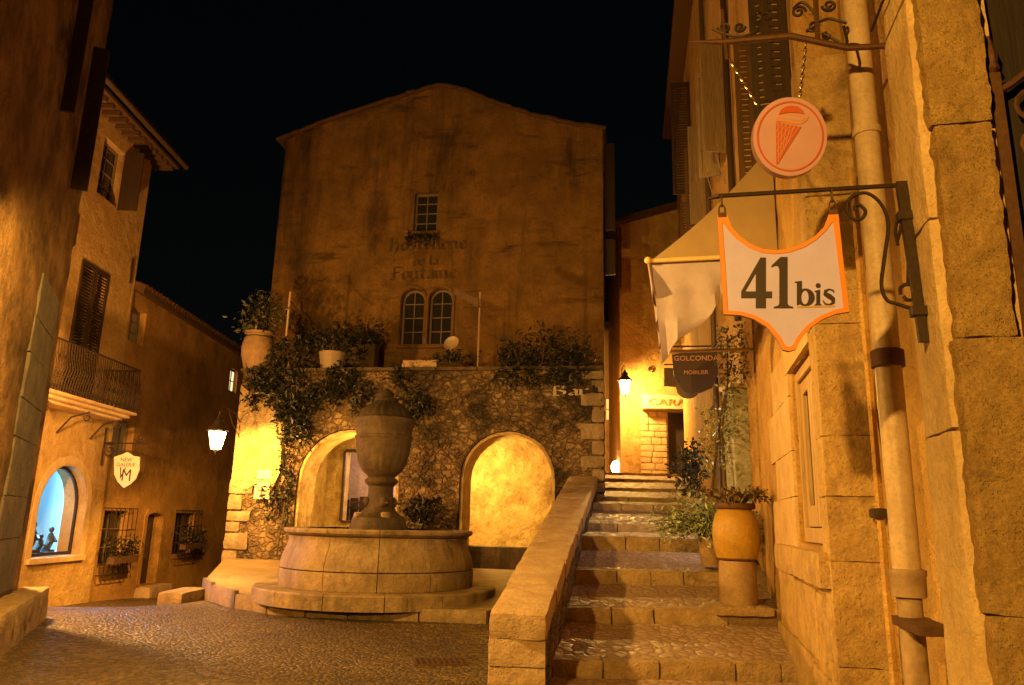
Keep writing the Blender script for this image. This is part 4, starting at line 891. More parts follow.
# openings above
def shutters(F, parent, a0, a1, b0, b1, c, n=1, m='shutter', slats=True):
    for k in range(n):
        w_ = (a1 - a0) / n; x0 = a0 + k * w_ + .012; x1 = a0 + (k + 1) * w_ - .012; mb = MB()
        mb.plate([rect(x0, x1, b0, b1), rect(x0 + .07, x1 - .07, b0 + .09, b1 - .09)[::-1]], F, c - .04, c)
        m_ = int((b1 - b0 - .18) / .075)
        for j in range(m_):
            z = b0 + .09 + (b1 - b0 - .18) * (j + .5) / m_; mb.hexa([F.P(x0 + .06, z - .03, c - .005), F.P(x1 - .06, z - .03, c - .005), F.P(x1 - .06, z - .02, c - .001), F.P(x0 + .06, z - .02, c - .001), F.P(x0 + .06, z + .02, c - .036), F.P(x1 - .06, z + .02, c - .036), F.P(x1 - .06, z + .03, c - .03), F.P(x0 + .06, z + .03, c - .03)])
        mb.build('shutter', M[m], parent, smooth=False)
shutters(LW, gal, 17.15, 18.42, 4.04, 7.42, .03, 2)
window(LW, gal, 17.30, 18.30, 9.2, 10.7, -.2, 2, 4, 'frame', 'glass')
MB().fbox(LW, 18.3, 18.34, 9.15, 10.75, .0, .5).build('shutter', M['shutter'], gal)
mb = MB(); mb.hexa([LW.P(11.6, 11.32, -.3), LW.P(20.2, 11.32, -.3), LW.P(20.2, 11.22, .55), LW.P(11.6, 11.22, .55), LW.P(11.6, 11.42, -.3), LW.P(20.2, 11.42, -.3), LW.P(20.2, 11.30, .55), LW.P(11.6, 11.30, .55)])
for i in range(26): a = 11.7 + i * .33; mb.fbox(LW, a, a + .11, 11.10, 11.21, -.1, .45)
ev = mb.build('eaves', M['wood'], gal, smooth=False)
mb = MB(); mb.hexa([LW.P(11.6, 11.43, .6), LW.P(20.25, 11.43, .6), LW.P(20.25, 13.6, -5.5), LW.P(11.6, 13.6, -5.5), LW.P(11.6, 11.5, .6), LW.P(20.25, 11.5, .6), LW.P(20.25, 13.7, -5.5), LW.P(11.6, 13.7, -5.5)])
for i in range(42): a = 11.65 + i * .205; mb.tube([LW.P(a, 11.5, .62), LW.P(a, 13.7, -5.5)], .075, 6)
rf = mb.build('roof', M['tile'], gal)
MB().tube([LW.P(11.6, 11.38, .66), LW.P(20.4, 11.38, .66)], .075, 10).build('gutter', M['zinc'], rf)
# iron wall anchors
for (x0, y0, x1, y1) in ((77, 215, 72, 246), (132, 258, 129, 283)):
    p, q = LW.uv(x0, y0), LW.uv(x1, y1); MB().tube([LW.P(*p, .03), LW.P(*q, .03)], .03, 6).build('wall_anchor', M['iron'], gal)
# balcony
BE = 18.95
bal = MB().rough(LW, 14.6, BE, 3.93, 4.0, 0, .92, .12, .015, .006, 4).rough(LW, 14.6, BE - .05, 3.85, 3.925, 0, .78, .12, .02, .006, 4).rough(LW, 14.6, BE - .1, 3.78, 3.845, 0, .62, .12, .02, .006, 4).build('balcony', M['smooth_stone'], gal)
mb = MB(); C1 = .88
for z in (4.1, 5.06): mb.tube([LW.P(14.62, z, 0), LW.P(14.62, z, C1), LW.P(BE - .04, z, C1), LW.P(BE - .04, z, 0)], .024, 6)
for i in range(44):
    a = 14.66 + i * (BE - .08 - 14.66) / 43
    mb.tube([LW.P(a, 4.0, C1), LW.P(a, 4.25, C1 + .03), LW.P(a, 4.5, C1 + .09), LW.P(a, 4.75, C1 + .02), LW.P(a, 5.06, C1)], .014, 5)
    if i % 2: mb.tube(spiral(LW, a + .05, 4.7, C1 + .02, .05, .012, 0, 1.2, 10), .010, 4); mb.tube(spiral(LW, a + .05, 4.35, C1 + .05, .045, .012, 180, 1.2, 10), .010, 4)
for i in range(8): mb.tube([LW.P(BE - .04, 4.0, i * .11 + .05), LW.P(BE - .04, 5.06, i * .11 + .05)], .014, 5)
mb.build('railing', M['iron'], gal)
for a in (15.6, 17.2, 18.6):
    mb = MB(); mb.tube([LW.P(a, 3.78, .7), LW.P(a, 3.66, .3), LW.P(a, 3.3, .02)], .022, 6); mb.tube(spiral(Frame(LW.P(a, 0, 0), (1, 0, 0), (0, 1, 0)), .66, 3.66, 0, .1, .02, 90, 1.4, 14), .018, 5); mb.build('balcony_bracket', M['iron'], gal)
# shield sign on its scroll bracket, hanging out from the corner of the house
SG = Frame(LW.P(19.3, 0, 0), (1, 0, 0), (0, -1, 0))
s_ = [SG.uv(x, y) for x, y in ((114.5, 457), (121, 455), (128, 452), (134, 456), (140, 457), (139.5, 470), (136, 479), (131, 484), (124, 488), (118, 482), (114.5, 474))]
sh = thing('shield_sign', SG.P(s_[8][0], s_[8][1]), 'small cream shield sign with a monogram hanging beside the balcony', 'sign')
MB().plate([s_], SG, -.02, .02).build('board', M['shield'], sh, smooth=False)
cx, tw = (s_[0][0] + s_[4][0]) / 2, s_[4][0] - s_[0][0]
mb = MB(); font_mesh(mb, 'NEW', SG, cx, SG.uv(127, 461.5)[1], .13, .022); font_mesh(mb, 'GALERIE', SG, cx, SG.uv(127, 466.5)[1], .125, .022)
font_mesh(mb, 'M', SG, cx + .05, SG.uv(127, 481)[1], .42, .0223, .004, True, 0, .8); font_mesh(mb, 'V', SG, cx - .09, SG.uv(127, 479)[1], .42, .0225, .0046, True, .2, .6)
mb.build('lettering', M['sign_ink'], sh, smooth=False)
mb = MB(); tz = s_[2][1]
mb.tube([SG.P(s_[1][0], s_[1][1], 0), SG.P(s_[1][0], tz + .22, 0)], .012, 5); mb.tube([SG.P(s_[3][0], s_[3][1], 0), SG.P(s_[3][0], tz + .22, 0)], .012, 5); mb.build('hanger', M['iron'], sh)
br = thing('scroll_bracket', SG.P(-.02, tz + .2), 'black iron scroll bracket that carries the cream shield sign', 'bracket')
mb = MB(); mb.tube([SG.P(-.02, tz + .22, 0), SG.P(s_[4][0] + .15, tz + .22, 0)], .02, 6); mb.tube([SG.P(.02, tz - .35, 0), SG.P(.02, tz + .6, 0)], .022, 6)
mb.tube(spiral(SG, .18, tz + .02, 0, .18, .03, 60, 1.6, 22), .016, 5); mb.tube(spiral(SG, s_[4][0] - .05, tz + .36, 0, .13, .02, 200, 1.5, 20), .014, 5); mb.build('scrolls', M['iron'], br)

# ------------------------------------------------------------------ darker house further down the lane
lane = thing('lane_house', (LX - .08, 24, -1.2), 'dark brown house down the lane with barred windows and a narrow door', 'house')
LN = LW.moved(-.08)
W1 = rect(19.98, 21.25, .22, 1.62); DR = archloop(22.38, 23.36, -.42, 1.58, .14); W2 = rect(24.3, 25.75, .34, 1.60); W3 = rect(19.9, 20.75, 6.1, 7.05); W4 = rect(19.85, 20.95, 2.95, 4.0); W5 = rect(27.5, 28.25, 6.0, 6.85)
MB().plate([[(19.72, -2.4), (36, -2.4), (36, 7.5), (19.72, 7.5)]] + [q[::-1] for q in (W1, DR, W2, W3, W4, W5)], LN, -.5, 0, .32, lambda p: .02 * noise.noise(p * 1.1) + .008 * noise.noise(p * 4)).build('wall', M['lane'], lane, ang=70)
MB().fbox(LN, 22.0, 36, -2.4, 7.45, -8, -.85).build('rear_wall', M['lane'], lane)
mb = MB(); mb.hexa([LN.P(19.74, 7.35, .35), LN.P(36, 7.35, .35), LN.P(36, 9.2, -5), LN.P(19.74, 9.2, -5), LN.P(19.74, 7.55, .35), LN.P(36, 7.55, .35), LN.P(36, 9.4, -5), LN.P(19.74, 9.4, -5)])
for i in range(76): a = 19.8 + i * .213; mb.tube([LN.P(a, 7.55, .38), LN.P(a, 9.4, -5)], .075, 6)
mb.build('roof', M['tile'], lane)
window(LN, lane, 19.98, 21.25, .22, 1.62, -.2, 2, 3, 'frame', 'glass')
window(LN, lane, 24.3, 25.75, .34, 1.60, -.2, 2, 3, 'shutter', 'glass')
window(LN, lane, 19.9, 20.75, 6.1, 7.05, -.2, 2, 3, 'frame', 'pane_grey')
window(LN, lane, 19.85, 20.95, 2.95, 4.0, -.2, 3, 1, 'frame', 'pane_grey')
window(LN, lane, 27.5, 28.25, 6.0, 6.85, -.1, 2, 2, 'frame', 'lit_window')
dr = MB().plate([archloop(22.40, 23.34, -.41, 1.56, .13)], LN, -.3, -.24).build('door', M['shutter'], lane)
MB().plate([rect(22.55, 23.2, .3, 1.3)], LN, -.24, -.232).build('pane', M['glass'], dr)
MB().sphere(LN.P(22.52, .45, -.2), .035, 10, 6).build('handle', M['iron'], dr)
MB().rough(LN, 22.15, 23.6, -.75, -.43, 0, .45, .09, .03, .01, 4).build('doorstep', M['coping'], lane)
MB().plate([ribbon([(22.29, -.42), (22.29, 1.5), (22.4, 1.62), (22.87, 1.7), (23.34, 1.62), (23.45, 1.5), (23.45, -.42)], [.16] * 7)], LN, -.02, .03).build('door_surround', M['lane'], lane)
for (a0, a1, b0, b1, sd) in ((19.9, 21.3, .02, 1.68, 1), (24.22, 25.82, .22, 1.68, 2)):
    mb = MB(); n = 7
    for i in range(n): a = a0 + (a1 - a0) * i / (n - 1); mb.tube([LN.P(a, b1, .02), LN.P(a, b1, .22), LN.P(a, b0, .22), LN.P(a, b0, .02)], .011, 5)
    for j in range(4): z = b0 + (b1 - b0) * j / 3; mb.tube([LN.P(a0, z, .02), LN.P(a0, z, .225), LN.P(a1, z, .225), LN.P(a1, z, .02)], .013, 5)
    mb.build('window_grille', M['iron'], lane)
    fb = thing('flower_box', LN.P((a0 + a1) / 2, .5, .35), 'flower box with reddish flowers on the barred window beside the gallery corner' if sd == 1 else 'dark overgrown flower box on the far barred window right of the door', 'flower box')
    MB().fbox(LN, a0 + .05, a1 - .05, b0 + .28, b0 + .46, .24, .42).build('box', M['wood'], fb, smooth=False)
    pts = []; rg = random.Random(sd)
    for _ in range(420): pts.append(LN.P(rg.uniform(a0 - .1, a1 + .1), b0 + .62 + rg.gauss(0, .17), .32 + rg.gauss(0, .1)))
    MB().leaves(pts, .11, sd).build('foliage', M['leaf_dark'], fb, flat=True, recalc=False)
    MB().leaves([p + Vector((.06, 0, .04)) for p in pts[:26 if sd == 1 else 6]], .07, sd + 5, 0, .9).build('flowers', M['flower'], fb, flat=True, recalc=False)

# ------------------------------------------------------------------ near left house with its stone ledge
NB = NL.moved(-.38)
near = thing('corner_house', NB.P(.2, -.2), 'dark stained house corner at the left edge with a pale stone pilaster', 'house')
def nlump(p): return .035 * noise.noise(p * 1.2) + .02 * noise.noise(p * 3.3) + .008 * noise.noise(p * 9)
MB().plate([[(.25, -.6), (7.5, -.6), (7.5, 13), (.25, 13)]], NB, -.5, 0, .17, nlump).build('wall', M['near_left'], near, ang=70)
MB().fbox(NB, .27, 7.5, -.6, 12.95, -5, -.51).build('side_wall', M['near_left'], near)
for k, (b0, b1) in enumerate(((.5, 1.2), (1.22, 1.75), (1.77, 2.5), (2.52, 3.0), (3.02, 3.6), (3.62, 4.1), (4.12, 4.7))):
    MB().rough(NB, .85, 2.5 + .05 * (k % 2), b0, b1 + .015, -.1, .035, .09, .012, .012, 3, k).build('pilaster_block', M['grey_stone'], near)
for (px, py, L, w_) in ((80, 190, 2.4, .26), (68, 112, 2.4, .20)):
    # open shutters standing out from the wall, seen edge on
    best = None
    for i in range(60):
        a = -.2 + i * .1; p = NB.P(a, 0, w_ * .6); d = ray(px, py)
        t = (p.x * d.y - p.y * d.x); 
        if best is None or abs(t) < best[0]: best = (abs(t), a, (ray(px, py).z / ray(px, py).y) * p.y + 1.6)
    _, a, z = best; a = max(.35, a)
    mb = MB(); mb.fbox(NB, a - .02, a + .025, z, z + L, .03, w_)
    for j in range(int(L / .11)): mb.fbox(NB, a - .03, a + .035, z + .1 + j * .11, z + .16 + j * .11, .09, w_ - .06)
    mb.build('shutter', M['shutter'], near, smooth=False)
led = thing('stone_ledge', NL.P(1.5, 0, -.2), 'worn stone ledge at the foot of the left house corner', 'ledge')
for k in range(5): MB().rough(NL, .0 + k * .95, .93 + k * .95, -.3, .47 - .0 * k, -.36, .03, .07, .05, .022, 4, k + 2).build('block', M['edging'], led)

# ------------------------------------------------------------------ near right house
nr = thing('right_house', RW.P(6, -.3), 'warm lit old stone house along the right edge with pier and window', 'house')
WIN = rect(6.42, 7.78, 1.46, 3.12); UP = rect(6.55, 7.35, 5.5, 8.2); UP2 = rect(9.6, 10.5, 5.9, 8.2)
def weather(p): return .022 * noise.noise(p * 1.4) + .014 * noise.noise(p * 4.2) + .007 * noise.noise(p * 11)
MB().plate([[(6.10, -.4), (11.55, -.4), (11.55, 10.5), (6.10, 10.5)], WIN[::-1], UP[::-1], UP2[::-1]], RW, -.45, 0, .15, weather).build('wall', M['ochre'], nr, ang=70)
MB().plate([rect(3.2, 6.15, -.4, 10.4)], RW, -.8, -.36, .12, weather).build('recessed_wall', M['ochre'], nr, ang=70)
MB().fbox(RW, 3.4, 11.5, -.4, 10.5, -6, -1.0).build('rear_wall', M['ochre'], nr)
GP = Frame(RW.P(3.06, 0, 0), -RW.w, -RW.u)
MB().fbox(GP, .255, 4.0, -.4, 6.5, -.5, -.12).build('recess_shade_panel', M['recess_shade'], nr)  # added dark panel, stands in for the deep shade behind the gate
# rough pier beside the doorway with its dressed edge
bs = [-.4, .55, 1.02, 1.32, 2.36, 2.83, 3.16, 3.85, 4.12, 5.0, 6.2, 7.4]
bs = [-.4, .62, 1.30, 2.36, 3.30, 4.14, 5.6, 7.2, 9]
for k in range(len(bs) - 1):
    MB().rough(GP, .0 + .012 * (k % 2), .235 + .012 * (k % 3), bs[k], bs[k + 1] - .0015, -.32, .02 + .003 * ((k * 7) % 3 - 1), .022, .012, .011, 12, k * 2.1).build('pier_block', M['pier'], nr)
bs2 = [-.4, .9, 2.0, 2.9, 4.0, 5.2, 6.6, 8]
for k in range(len(bs2) - 1):
    MB().rough(RW, 3.11, 3.47 + .02 * (k % 2), bs2[k], bs2[k + 1] - .004, -.3, .03, .04, .015, .009, 6, k + 30).build('pier_edge', M['smooth_stone'], nr)
# corner stones of the window bay, seen end on
bs3 = [-.3, .62, 1.36, 1.84, 2.30, 3.2, 4.3, 5.6]
for k in range(len(bs3) - 1):
    MB().rough(RW, 6.04 + .012 * (k % 3), 6.40, bs3[k], bs3[k + 1] - .0015, -.42, .03 + .004 * (k % 2), .035, .010, .008, 9, k + 50).build('corner_stone', M['ashlar'], nr)
bs4 = [.3, .95, 1.0, 1.32, 1.9, 2.35, 2.9, 3.4]
for k in range(3, len(bs4) - 1):
    MB().rough(RW, 7.82, 9.3 + .5 * (k % 2), bs4[k], bs4[k + 1] - .002, -.3, .035, .06, .008, .007, 6, k + 70).build('jamb_block', M['smooth_stone'], nr)
for k, (a0, a1, b0, b1) in enumerate(((6.42, 7.4, -.3, .45), (7.42, 8.8, -.3, .5), (6.42, 6.9, .47, 1.08), (6.93, 8.2, .52, 1.1), (8.23, 9.6, .53, 1.12), (8.85, 10.6, 0, .5))):
    MB().rough(RW, a0, a1 - .003, b0, b1 - .003, -.3, .03, .06, .012, .010, 5, k + 90).build('base_block', M['ashlar'], nr)
MB().rough(RW, 6.12, 9.25, 1.15, 1.42, -.3, .11, .08, .02, .008, 5).build('window_sill', M['ashlar'], nr)
MB().rough(RW, 6.42, 8.2, 3.125, 3.55, -.3, .045, .08, .03, .012, 5).build('lintel', M['smooth_stone'], nr)
w = MB().plate([rect(6.43, 7.76, 1.47, 3.10), rect(6.5, 7.66, 1.60, 3.0)[::-1]], RW, -.14, -.03).build('window', M['cream_frame'], nr, bevel=.006)
for (a0, a1) in ((6.51, 7.07), (7.09, 7.65)):
    s = MB().plate([rect(a0, a1, 1.61, 2.99), rect(a0 + .12, a1 - .12, 1.80, 2.86)[::-1]], RW, -.13, -.06).build('sash', M['cream_frame'], w, bevel=.005)
    
MB().plate([rect(6.52, 7.64, 1.65, 2.97)], RW, -.115, -.10).build('pane', M['shutter'], w)
window(RW, nr, 6.55, 7.35, 5.5, 8.2, -.25, 2, 4, 'frame', 'glass'); window(RW, nr, 9.6, 10.5, 5.9, 8.2, -.25, 2, 4, 'frame', 'glass')
def open_shutter(F, parent, a, b0, b1, w_, m, ang=90):
    ca, sa = math.cos(R(ang)), math.sin(R(ang)); Fs = Frame(F.P(a, 0, .02), F.u * ca + F.w * sa, F.w * ca - F.u * sa); mb = MB()
    mb.plate([rect(0, w_, b0, b1), rect(.07, w_ - .07, b0 + .09, b1 - .09)[::-1]], Fs, -.02, .02)
    if m == 'pale_wood': mb.fbox(Fs, .072, w_ - .072, b0 + .092, b1 - .092, -.012, .008)
    n = int((b1 - b0) / .09) if m != 'pale_wood' else 0
    for j in range(n): z = b0 + .09 + (b1 - b0 - .18) * (j + .5) / n; mb.fbox(Fs, .06, w_ - .06, z - .03, z + .03, -.012, .008)
    return mb.build('shutter', M[m], parent, smooth=False)
open_shutter(RW, nr, 7.4, 5.45, 8.2, .24, 'shutter', 82); open_shutter(RW, nr, 6.5, 5.45, 8.2, .24, 'shutter', 100); open_shutter(RW, nr, 9.55, 5.85, 8.2, .24, 'wood', 95)
# thin plaster strip and cable by the pipe
MB().tube([RW.P(5.9, -.3, -.31), RW.P(5.88, 1.2, -.30), RW.P(5.9, 2.4, -.31), RW.P(5.88, 4.4, -.31)], .03, 6).build('cable_duct', M['ochre'], nr)
MB().rough(RW, 5.8, 5.96, 1.68, 1.75, -.34, -.24, .03, .01, .004, 8).build('junction_box', M['iron'], nr)
mb = MB(); mb.tube([RW.P(3.6, 4.16, .05), RW.P(3.3, 4.13, .06), RW.P(3.04, 4.12, .05), RW.P(3.02, 4.15, -.45)], .007, 5); mb.build('wire', M['iron'], nr)

# drainpipe
dpx = thing('drainpipe', RW.P(4.6, .4, -.17), 'pale painted drainpipe running down the right house beside the pier', 'drainpipe')
PC, PR = -.17, .078; PA = RW.uv(906, 560, -.17)[0]
MB().tube([RW.P(PA - .02, 9.5, PC), RW.P(PA, 4.0, PC), RW.P(PA, 1.36, PC)], PR, 20).build('pipe', M['pipe'], dpx)
MB().lathe([(PR + .002, 0), (PR + .016, .005), (PR + .02, .12), (PR + .026, .13), (PR + .026, .155), (PR + .004, .16)], RW.P(PA, 1.22, PC), 20).build('collar', M['old_pipe'], dpx)
MB().lathe([(PR + .002, 0), (PR + .02, .0), (PR + .02, .10), (PR + .002, .11)], RW.P(PA, 2.58, PC), 20).build('collar', M['rust'], dpx)
MB().lathe([(PR + .002, 0), (PR + .012, .0), (PR + .012, .05), (PR + .002, .05)], RW.P(PA, 4.15, PC), 20).build('collar', M['pipe'], dpx)
MB().tube([RW.P(PA, 1.215, PC), RW.P(PA + .01, .4, PC), RW.P(PA, -.3, PC)], [.066, .07, .06], 16).build('lower_pipe', M['old_pipe'], dpx)
MB().rough(RW, PA - .45, PA + .09, 1.06, 1.115, PC - .1, PC + .09, .04, .015, .006, 9).build('clamp', M['rust'], dpx)

# iron gate in the doorway at the right edge
gt = thing('iron_gate', GP.P(1.1, -.2, -.2), 'dark wrought iron gate with scrolls at the right edge behind the stone pier', 'gate')
GG = GP.moved(-.06); g_ = GG.uv(992, 75); gl0 = g_[0]; gh = g_[1]
mb = MB(); mb.fbox(GG, gl0 - .02, gl0 + .025, -.3, gh, -.022, .022); mb.fbox(GG, gl0 + 1.5, gl0 + 1.55, -.3, gh, -.022, .022)
mb.lathe([(.01, 0), (.034, .02), (.026, .05), (.032, .09), (.003, .22)], GG.P(gl0, gh, 0), 8)
mb.tube([GG.P(gl0 - .06, gh - .12, 0), GG.P(gl0 + .06, gh - .06, 0), GG.P(gl0 + .4, gh + .2, 0), GG.P(gl0 + .78, gh + .3, 0), GG.P(gl0 + 1.5, gh - .1, 0)], .018, 6)
mb.fbox(GG, gl0 + .03, gl0 + 1.5, 1.2, 1.24, -.015, .015); mb.build('gate_frame', M['rust'], gt, smooth=False)
mb = MB()
for j in range(5):
    z = gh - .25 - j * .36
    for sgn in (-1, 1): mb.tube(spiral(GG, gl0 + .15, z + .085 * sgn, 0, .085, .016, 90 * sgn, 1.4 * sgn, 18), .010, 5)
    mb.tube(spiral(GG, gl0 + .36, z + .12, 0, .10, .018, 180, 1.5, 18), .010, 5)
for i in range(9): a = gl0 + .16 + i * .15; mb.tube([GG.P(a, -.2, -.03), GG.P(a, 1.2, -.03)], .010, 5)
for i in range(5): a = gl0 + .27 + i * .25; mb.tube([GG.P(a, 1.22, -.03), GG.P(a, gh, -.03)], .010, 5)
mb.build('scrollwork', M['rust'], gt)

# ------------------------------------------------------------------ 41bis sign and its bracket
SF = Frame(RW.P(3.48, 0, 0), -RW.w, -RW.u)     # a runs towards the wall (negative = out over the street), c faces the camera
def Z(x, y): return SF.uv(700 + x / 3.606, 170 + y / 3.606)
out = [Z(*q) for q in ((62, 165), (98, 165), (112, 205), (140, 238), (180, 268), (225, 287), (270, 292), (320, 286), (370, 268), (412, 242), (446, 208), (465, 158), (497, 155), (516, 340), (537, 513), (490, 520), (440, 540), (395, 572), (362, 612), (345, 648), (320, 655), (298, 650), (275, 610), (240, 568), (195, 540), (145, 525), (85, 522), (74, 350))]
cxs = sum(q[0] for q in out) / len(out); czs = sum(q[1] for q in out) / len(out)
inn = [Z(*q) for q in ((80, 196), (84, 194), (98, 216), (130, 250), (174, 281), (222, 300), (270, 305), (322, 299), (374, 281), (418, 254), (454, 220), (474, 192), (479, 190), (498, 340), (516, 499), (482, 507), (432, 528), (385, 561), (350, 602), (334, 634), (320, 639), (308, 636), (286, 598), (250, 556), (203, 527), (150, 512), (100, 508), (91, 350))]
sign = thing('hanging_sign', SF.P(cxs, min(q[1] for q in out)), 'white shield shaped sign reading 41bis with an orange border', 'sign')
MB().plate([out], SF, -.012, .006).build('board', M['sign_face'], sign, smooth=False)
MB().plate([out, inn[::-1]], SF, .0065, .011).plate([[(q[0], q[1]) for q in out]], SF, -.016, -.0125).build('border', M['sign_edge'], sign, smooth=False)
def glyph(mb, loops, x, y, sx, sy, c0=.0065, c1=.0105): mb.plate([[Z(x + q[0] * sx, y - q[1] * sy) for q in lp] for lp in loops], SF, c0, c1)
mb = MB()
glyph(mb, [[(0, .25), (0, .33), (.50, 1.0), (.64, 1.0), (.64, .33), (.80, .33), (.80, .2), (.64, .2), (.64, 0), (.38, 0), (.38, .2), (0, .2)], [(.10, .33), (.38, .33), (.38, .70)][::-1]], 148, 500, 138, 182)
glyph(mb, [[(0, .80), (.02, .84), (.30, 1.0), (.52, 1.0), (.52, .10), (.56, .05), (.70, .025), (.70, 0), (.08, 0), (.08, .025), (.22, .05), (.26, .10), (.26, .76), (.22, .82), (.14, .83)]], 256, 500, 112, 184)
bo = [(0, .94), (0, .97), (.22, 1.0), (.22, .60)] + arc(.33, .33, .28, .36, 115, -130, 18) + [(.09, 0), (.07, .02), (.07, .90)]
glyph(mb, [bo, arc(.315, .33, .115, .29, 0, 345, 18)[::-1]], 340, 490, 118, 88)
glyph(mb, [[(0, .60), (.22, .66), (.22, .07), (.29, .03), (.29, 0), (0, 0), (0, .03), (.07, .07), (.07, .54), (0, .57)]], 412, 490, 88, 86)
glyph(mb, [arc(.145, .83, .1, .1, 0, 340, 14)], 412, 490, 88, 86)
glyph(mb, [ribbon([(.44, .52), (.40, .60), (.26, .645), (.13, .58), (.13, .46), (.27, .36), (.40, .25), (.41, .11), (.28, .03), (.12, .06), (.04, .2)], [.03, .06, .06, .11, .17, .20, .17, .11, .06, .06, .03])], 438, 490, 100, 90)
mb.build('lettering', M['sign_ink'], sign, smooth=False)
MB().plate([[Z(350, 499), Z(484, 495), Z(484, 489), Z(350, 493)]], SF, .0065, .0095).build('underline', M['sign_gold'], sign, smooth=False)
BZ0 = SF.uv(718, 196); BZ1 = SF.uv(903, 185)
for (x, y) in ((80, 165), (480, 155)):
    h = Z(x, y); mb = MB(); zb = BZ0[1] + (BZ1[1] - BZ0[1]) * (h[0] - BZ0[0]) / (BZ1[0] - BZ0[0]); m_ = (h[1] + zb) / 2; k = (zb - h[1]) / 2
    mb.tube([SF.P(h[0] + .016 * math.cos(t), h[1] + k * .5 + k * .6 * math.sin(t), .0) for t in [2 * math.pi * i / 12 for i in range(12)]], .0045, 5, True)
    mb.tube([SF.P(h[0], h[1] + k * 1.5 + k * .6 * math.sin(t), .016 * math.cos(t)) for t in [2 * math.pi * i / 12 for i in range(12)]], .0045, 5, True)
    mb.fbox(SF, h[0] - .02, h[0] + .02, h[1] - .012, h[1] + .012, -.02, .014); mb.build('hook', M['rust'], sign)
bk = thing('sign_bracket', SF.P(BZ1[0], BZ1[1] - .7), 'wrought iron wall bracket with a scroll carrying the 41bis sign', 'bracket')
mb = MB(); mb.tube([SF.P(*BZ0, 0), SF.P(*BZ1, 0)], .012, 8); mb.tube([SF.P(BZ0[0] - .05, BZ0[1] - .012, 0), SF.P(*BZ0, 0)], [.004, .016], 6); mb.build('bar', M['iron'], bk)
pA = RW.uv(904, 184, .04); pB = RW.uv(928, 342, .04)
mb = MB(); mb.hexa([RW.P(pA[0] - .016, pA[1] + .01, .03), RW.P(pA[0] + .016, pA[1] + .01, .03), RW.P(pA[0] + .016, pA[1] + .01, .075), RW.P(pA[0] - .016, pA[1] + .01, .075), RW.P(pB[0] - .014, pB[1], .04), RW.P(pB[0] + .014, pB[1], .04), RW.P(pB[0] + .014, pB[1], .075), RW.P(pB[0] - .014, pB[1], .075)])
for t in (.22, .82): c = RW.P(pA[0] + (pB[0] - pA[0]) * t, pA[1] + (pB[1] - pA[1]) * t, .13); mb.box(c + RW.w * -.075, (.07, .055, .04), -.22)
mb.build('wall_plate', M['iron'], bk, smooth=False)
sc_ = [SF.uv(x, y) for x, y in ((851, 209), (850, 213), (853, 217), (859, 218), (864, 214), (865, 207), (860, 199), (852, 196), (846, 203), (847, 212))]
S2 = [SF.uv(820 + x * .307, 150 + y * .307) for x, y in ((118, 198), (112, 188), (120, 178), (134, 182), (148, 200), (138, 222), (112, 226), (90, 205), (88, 175), (108, 150), (150, 140), (190, 165), (216, 210), (222, 260), (214, 320), (206, 380), (200, 430), (205, 465), (222, 492), (248, 500))]
S3 = [SF.uv(820 + x * .307, 150 + y * .307) for x, y in ((262, 470), (262, 450), (280, 438), (304, 444), (314, 466), (302, 486), (282, 488), (272, 476))]
S4 = [SF.uv(820 + x * .307, 150 + y * .307) for x, y in ((272, 160), (278, 220), (284, 300), (288, 380), (286, 440))]
S5 = [SF.uv(820 + x * .307, 150 + y * .307) for x, y in ((250, 300), (262, 260), (266, 215), (252, 230), (246, 270), (254, 310))]
S6 = [SF.uv(820 + x * .307, 150 + y * .307) for x, y in ((248, 500), (285, 512), (322, 520), (330, 490), (310, 505))]
mb = MB()
def smooth_path(S, n=4):
    o = []
    for i in range(len(S) - 1):
        p0, p1, p2, p3 = S[max(0, i - 1)], S[i], S[i + 1], S[min(len(S) - 1, i + 2)]
        for k in range(n):
            t = k / n; o.append(tuple(.5 * (2 * b + (c - a) * t + (2 * a - 5 * b + 4 * c - d) * t * t + (3 * b - a - 3 * c + d) * t ** 3) for a, b, c, d in zip(p0, p1, p2, p3)))
    return o + [S[-1]]
for S in (S2, S3, S4, S5, S6): MB().tube([SF.P(*q, 0) for q in smooth_path(S)], .009, 6).build('scroll', M['iron'], bk)

# ------------------------------------------------------------------ ice cream sign on the bracket above
IF = Frame(RW.P(4.40, 0, 0), -RW.w, -RW.u)
ic = IF.uv(789.5, 137); r1 = IF.uv(828, 137)[0] - ic[0]
ce = IF.P(*ic); DI = Frame(ce, (IF.u + Vector((0, 0, 0)) + IF.w * -.12), IF.w + IF.u * .12)
tl = Vector((0, 0, 1)) + DI.w * .16; DI.v = tl.normalized(); DI.w = (DI.w - Vector((0, 0, .16))).normalized()
ice = thing('ice_cream_sign', ce + Vector((0, 0, -r1)), 'round pale orange sign with a red ice cream cone hanging on chains', 'sign')
rx, ry = r1, r1 * 1.12
MB().plate([arc(0, 0, rx, ry, 0, 354, 59)], DI, -.06, .012).build('disc', M['ice_face'], ice, bevel=.012, ang=30)
MB().plate([arc(0, 0, rx * .90, ry * .89, 0, 354, 59), arc(0, 0, rx * .855, ry * .85, 0, 354, 59)[::-1]], DI, .0125, .017).build('ring', M['ice_red'], ice)
def I(x, y):   # zoomed photo coordinates of the disc (596 px wide crop)
    return ((x - 293) / 233 * rx, (338 - y) / 252 * ry)
cone = MB(); cone.plate([[I(205, 240), I(365, 282), I(212, 515), I(203, 515)]], DI, .0125, .0165)
co = cone.build('cone', M['ice_red'], ice, smooth=False)
mb = MB()
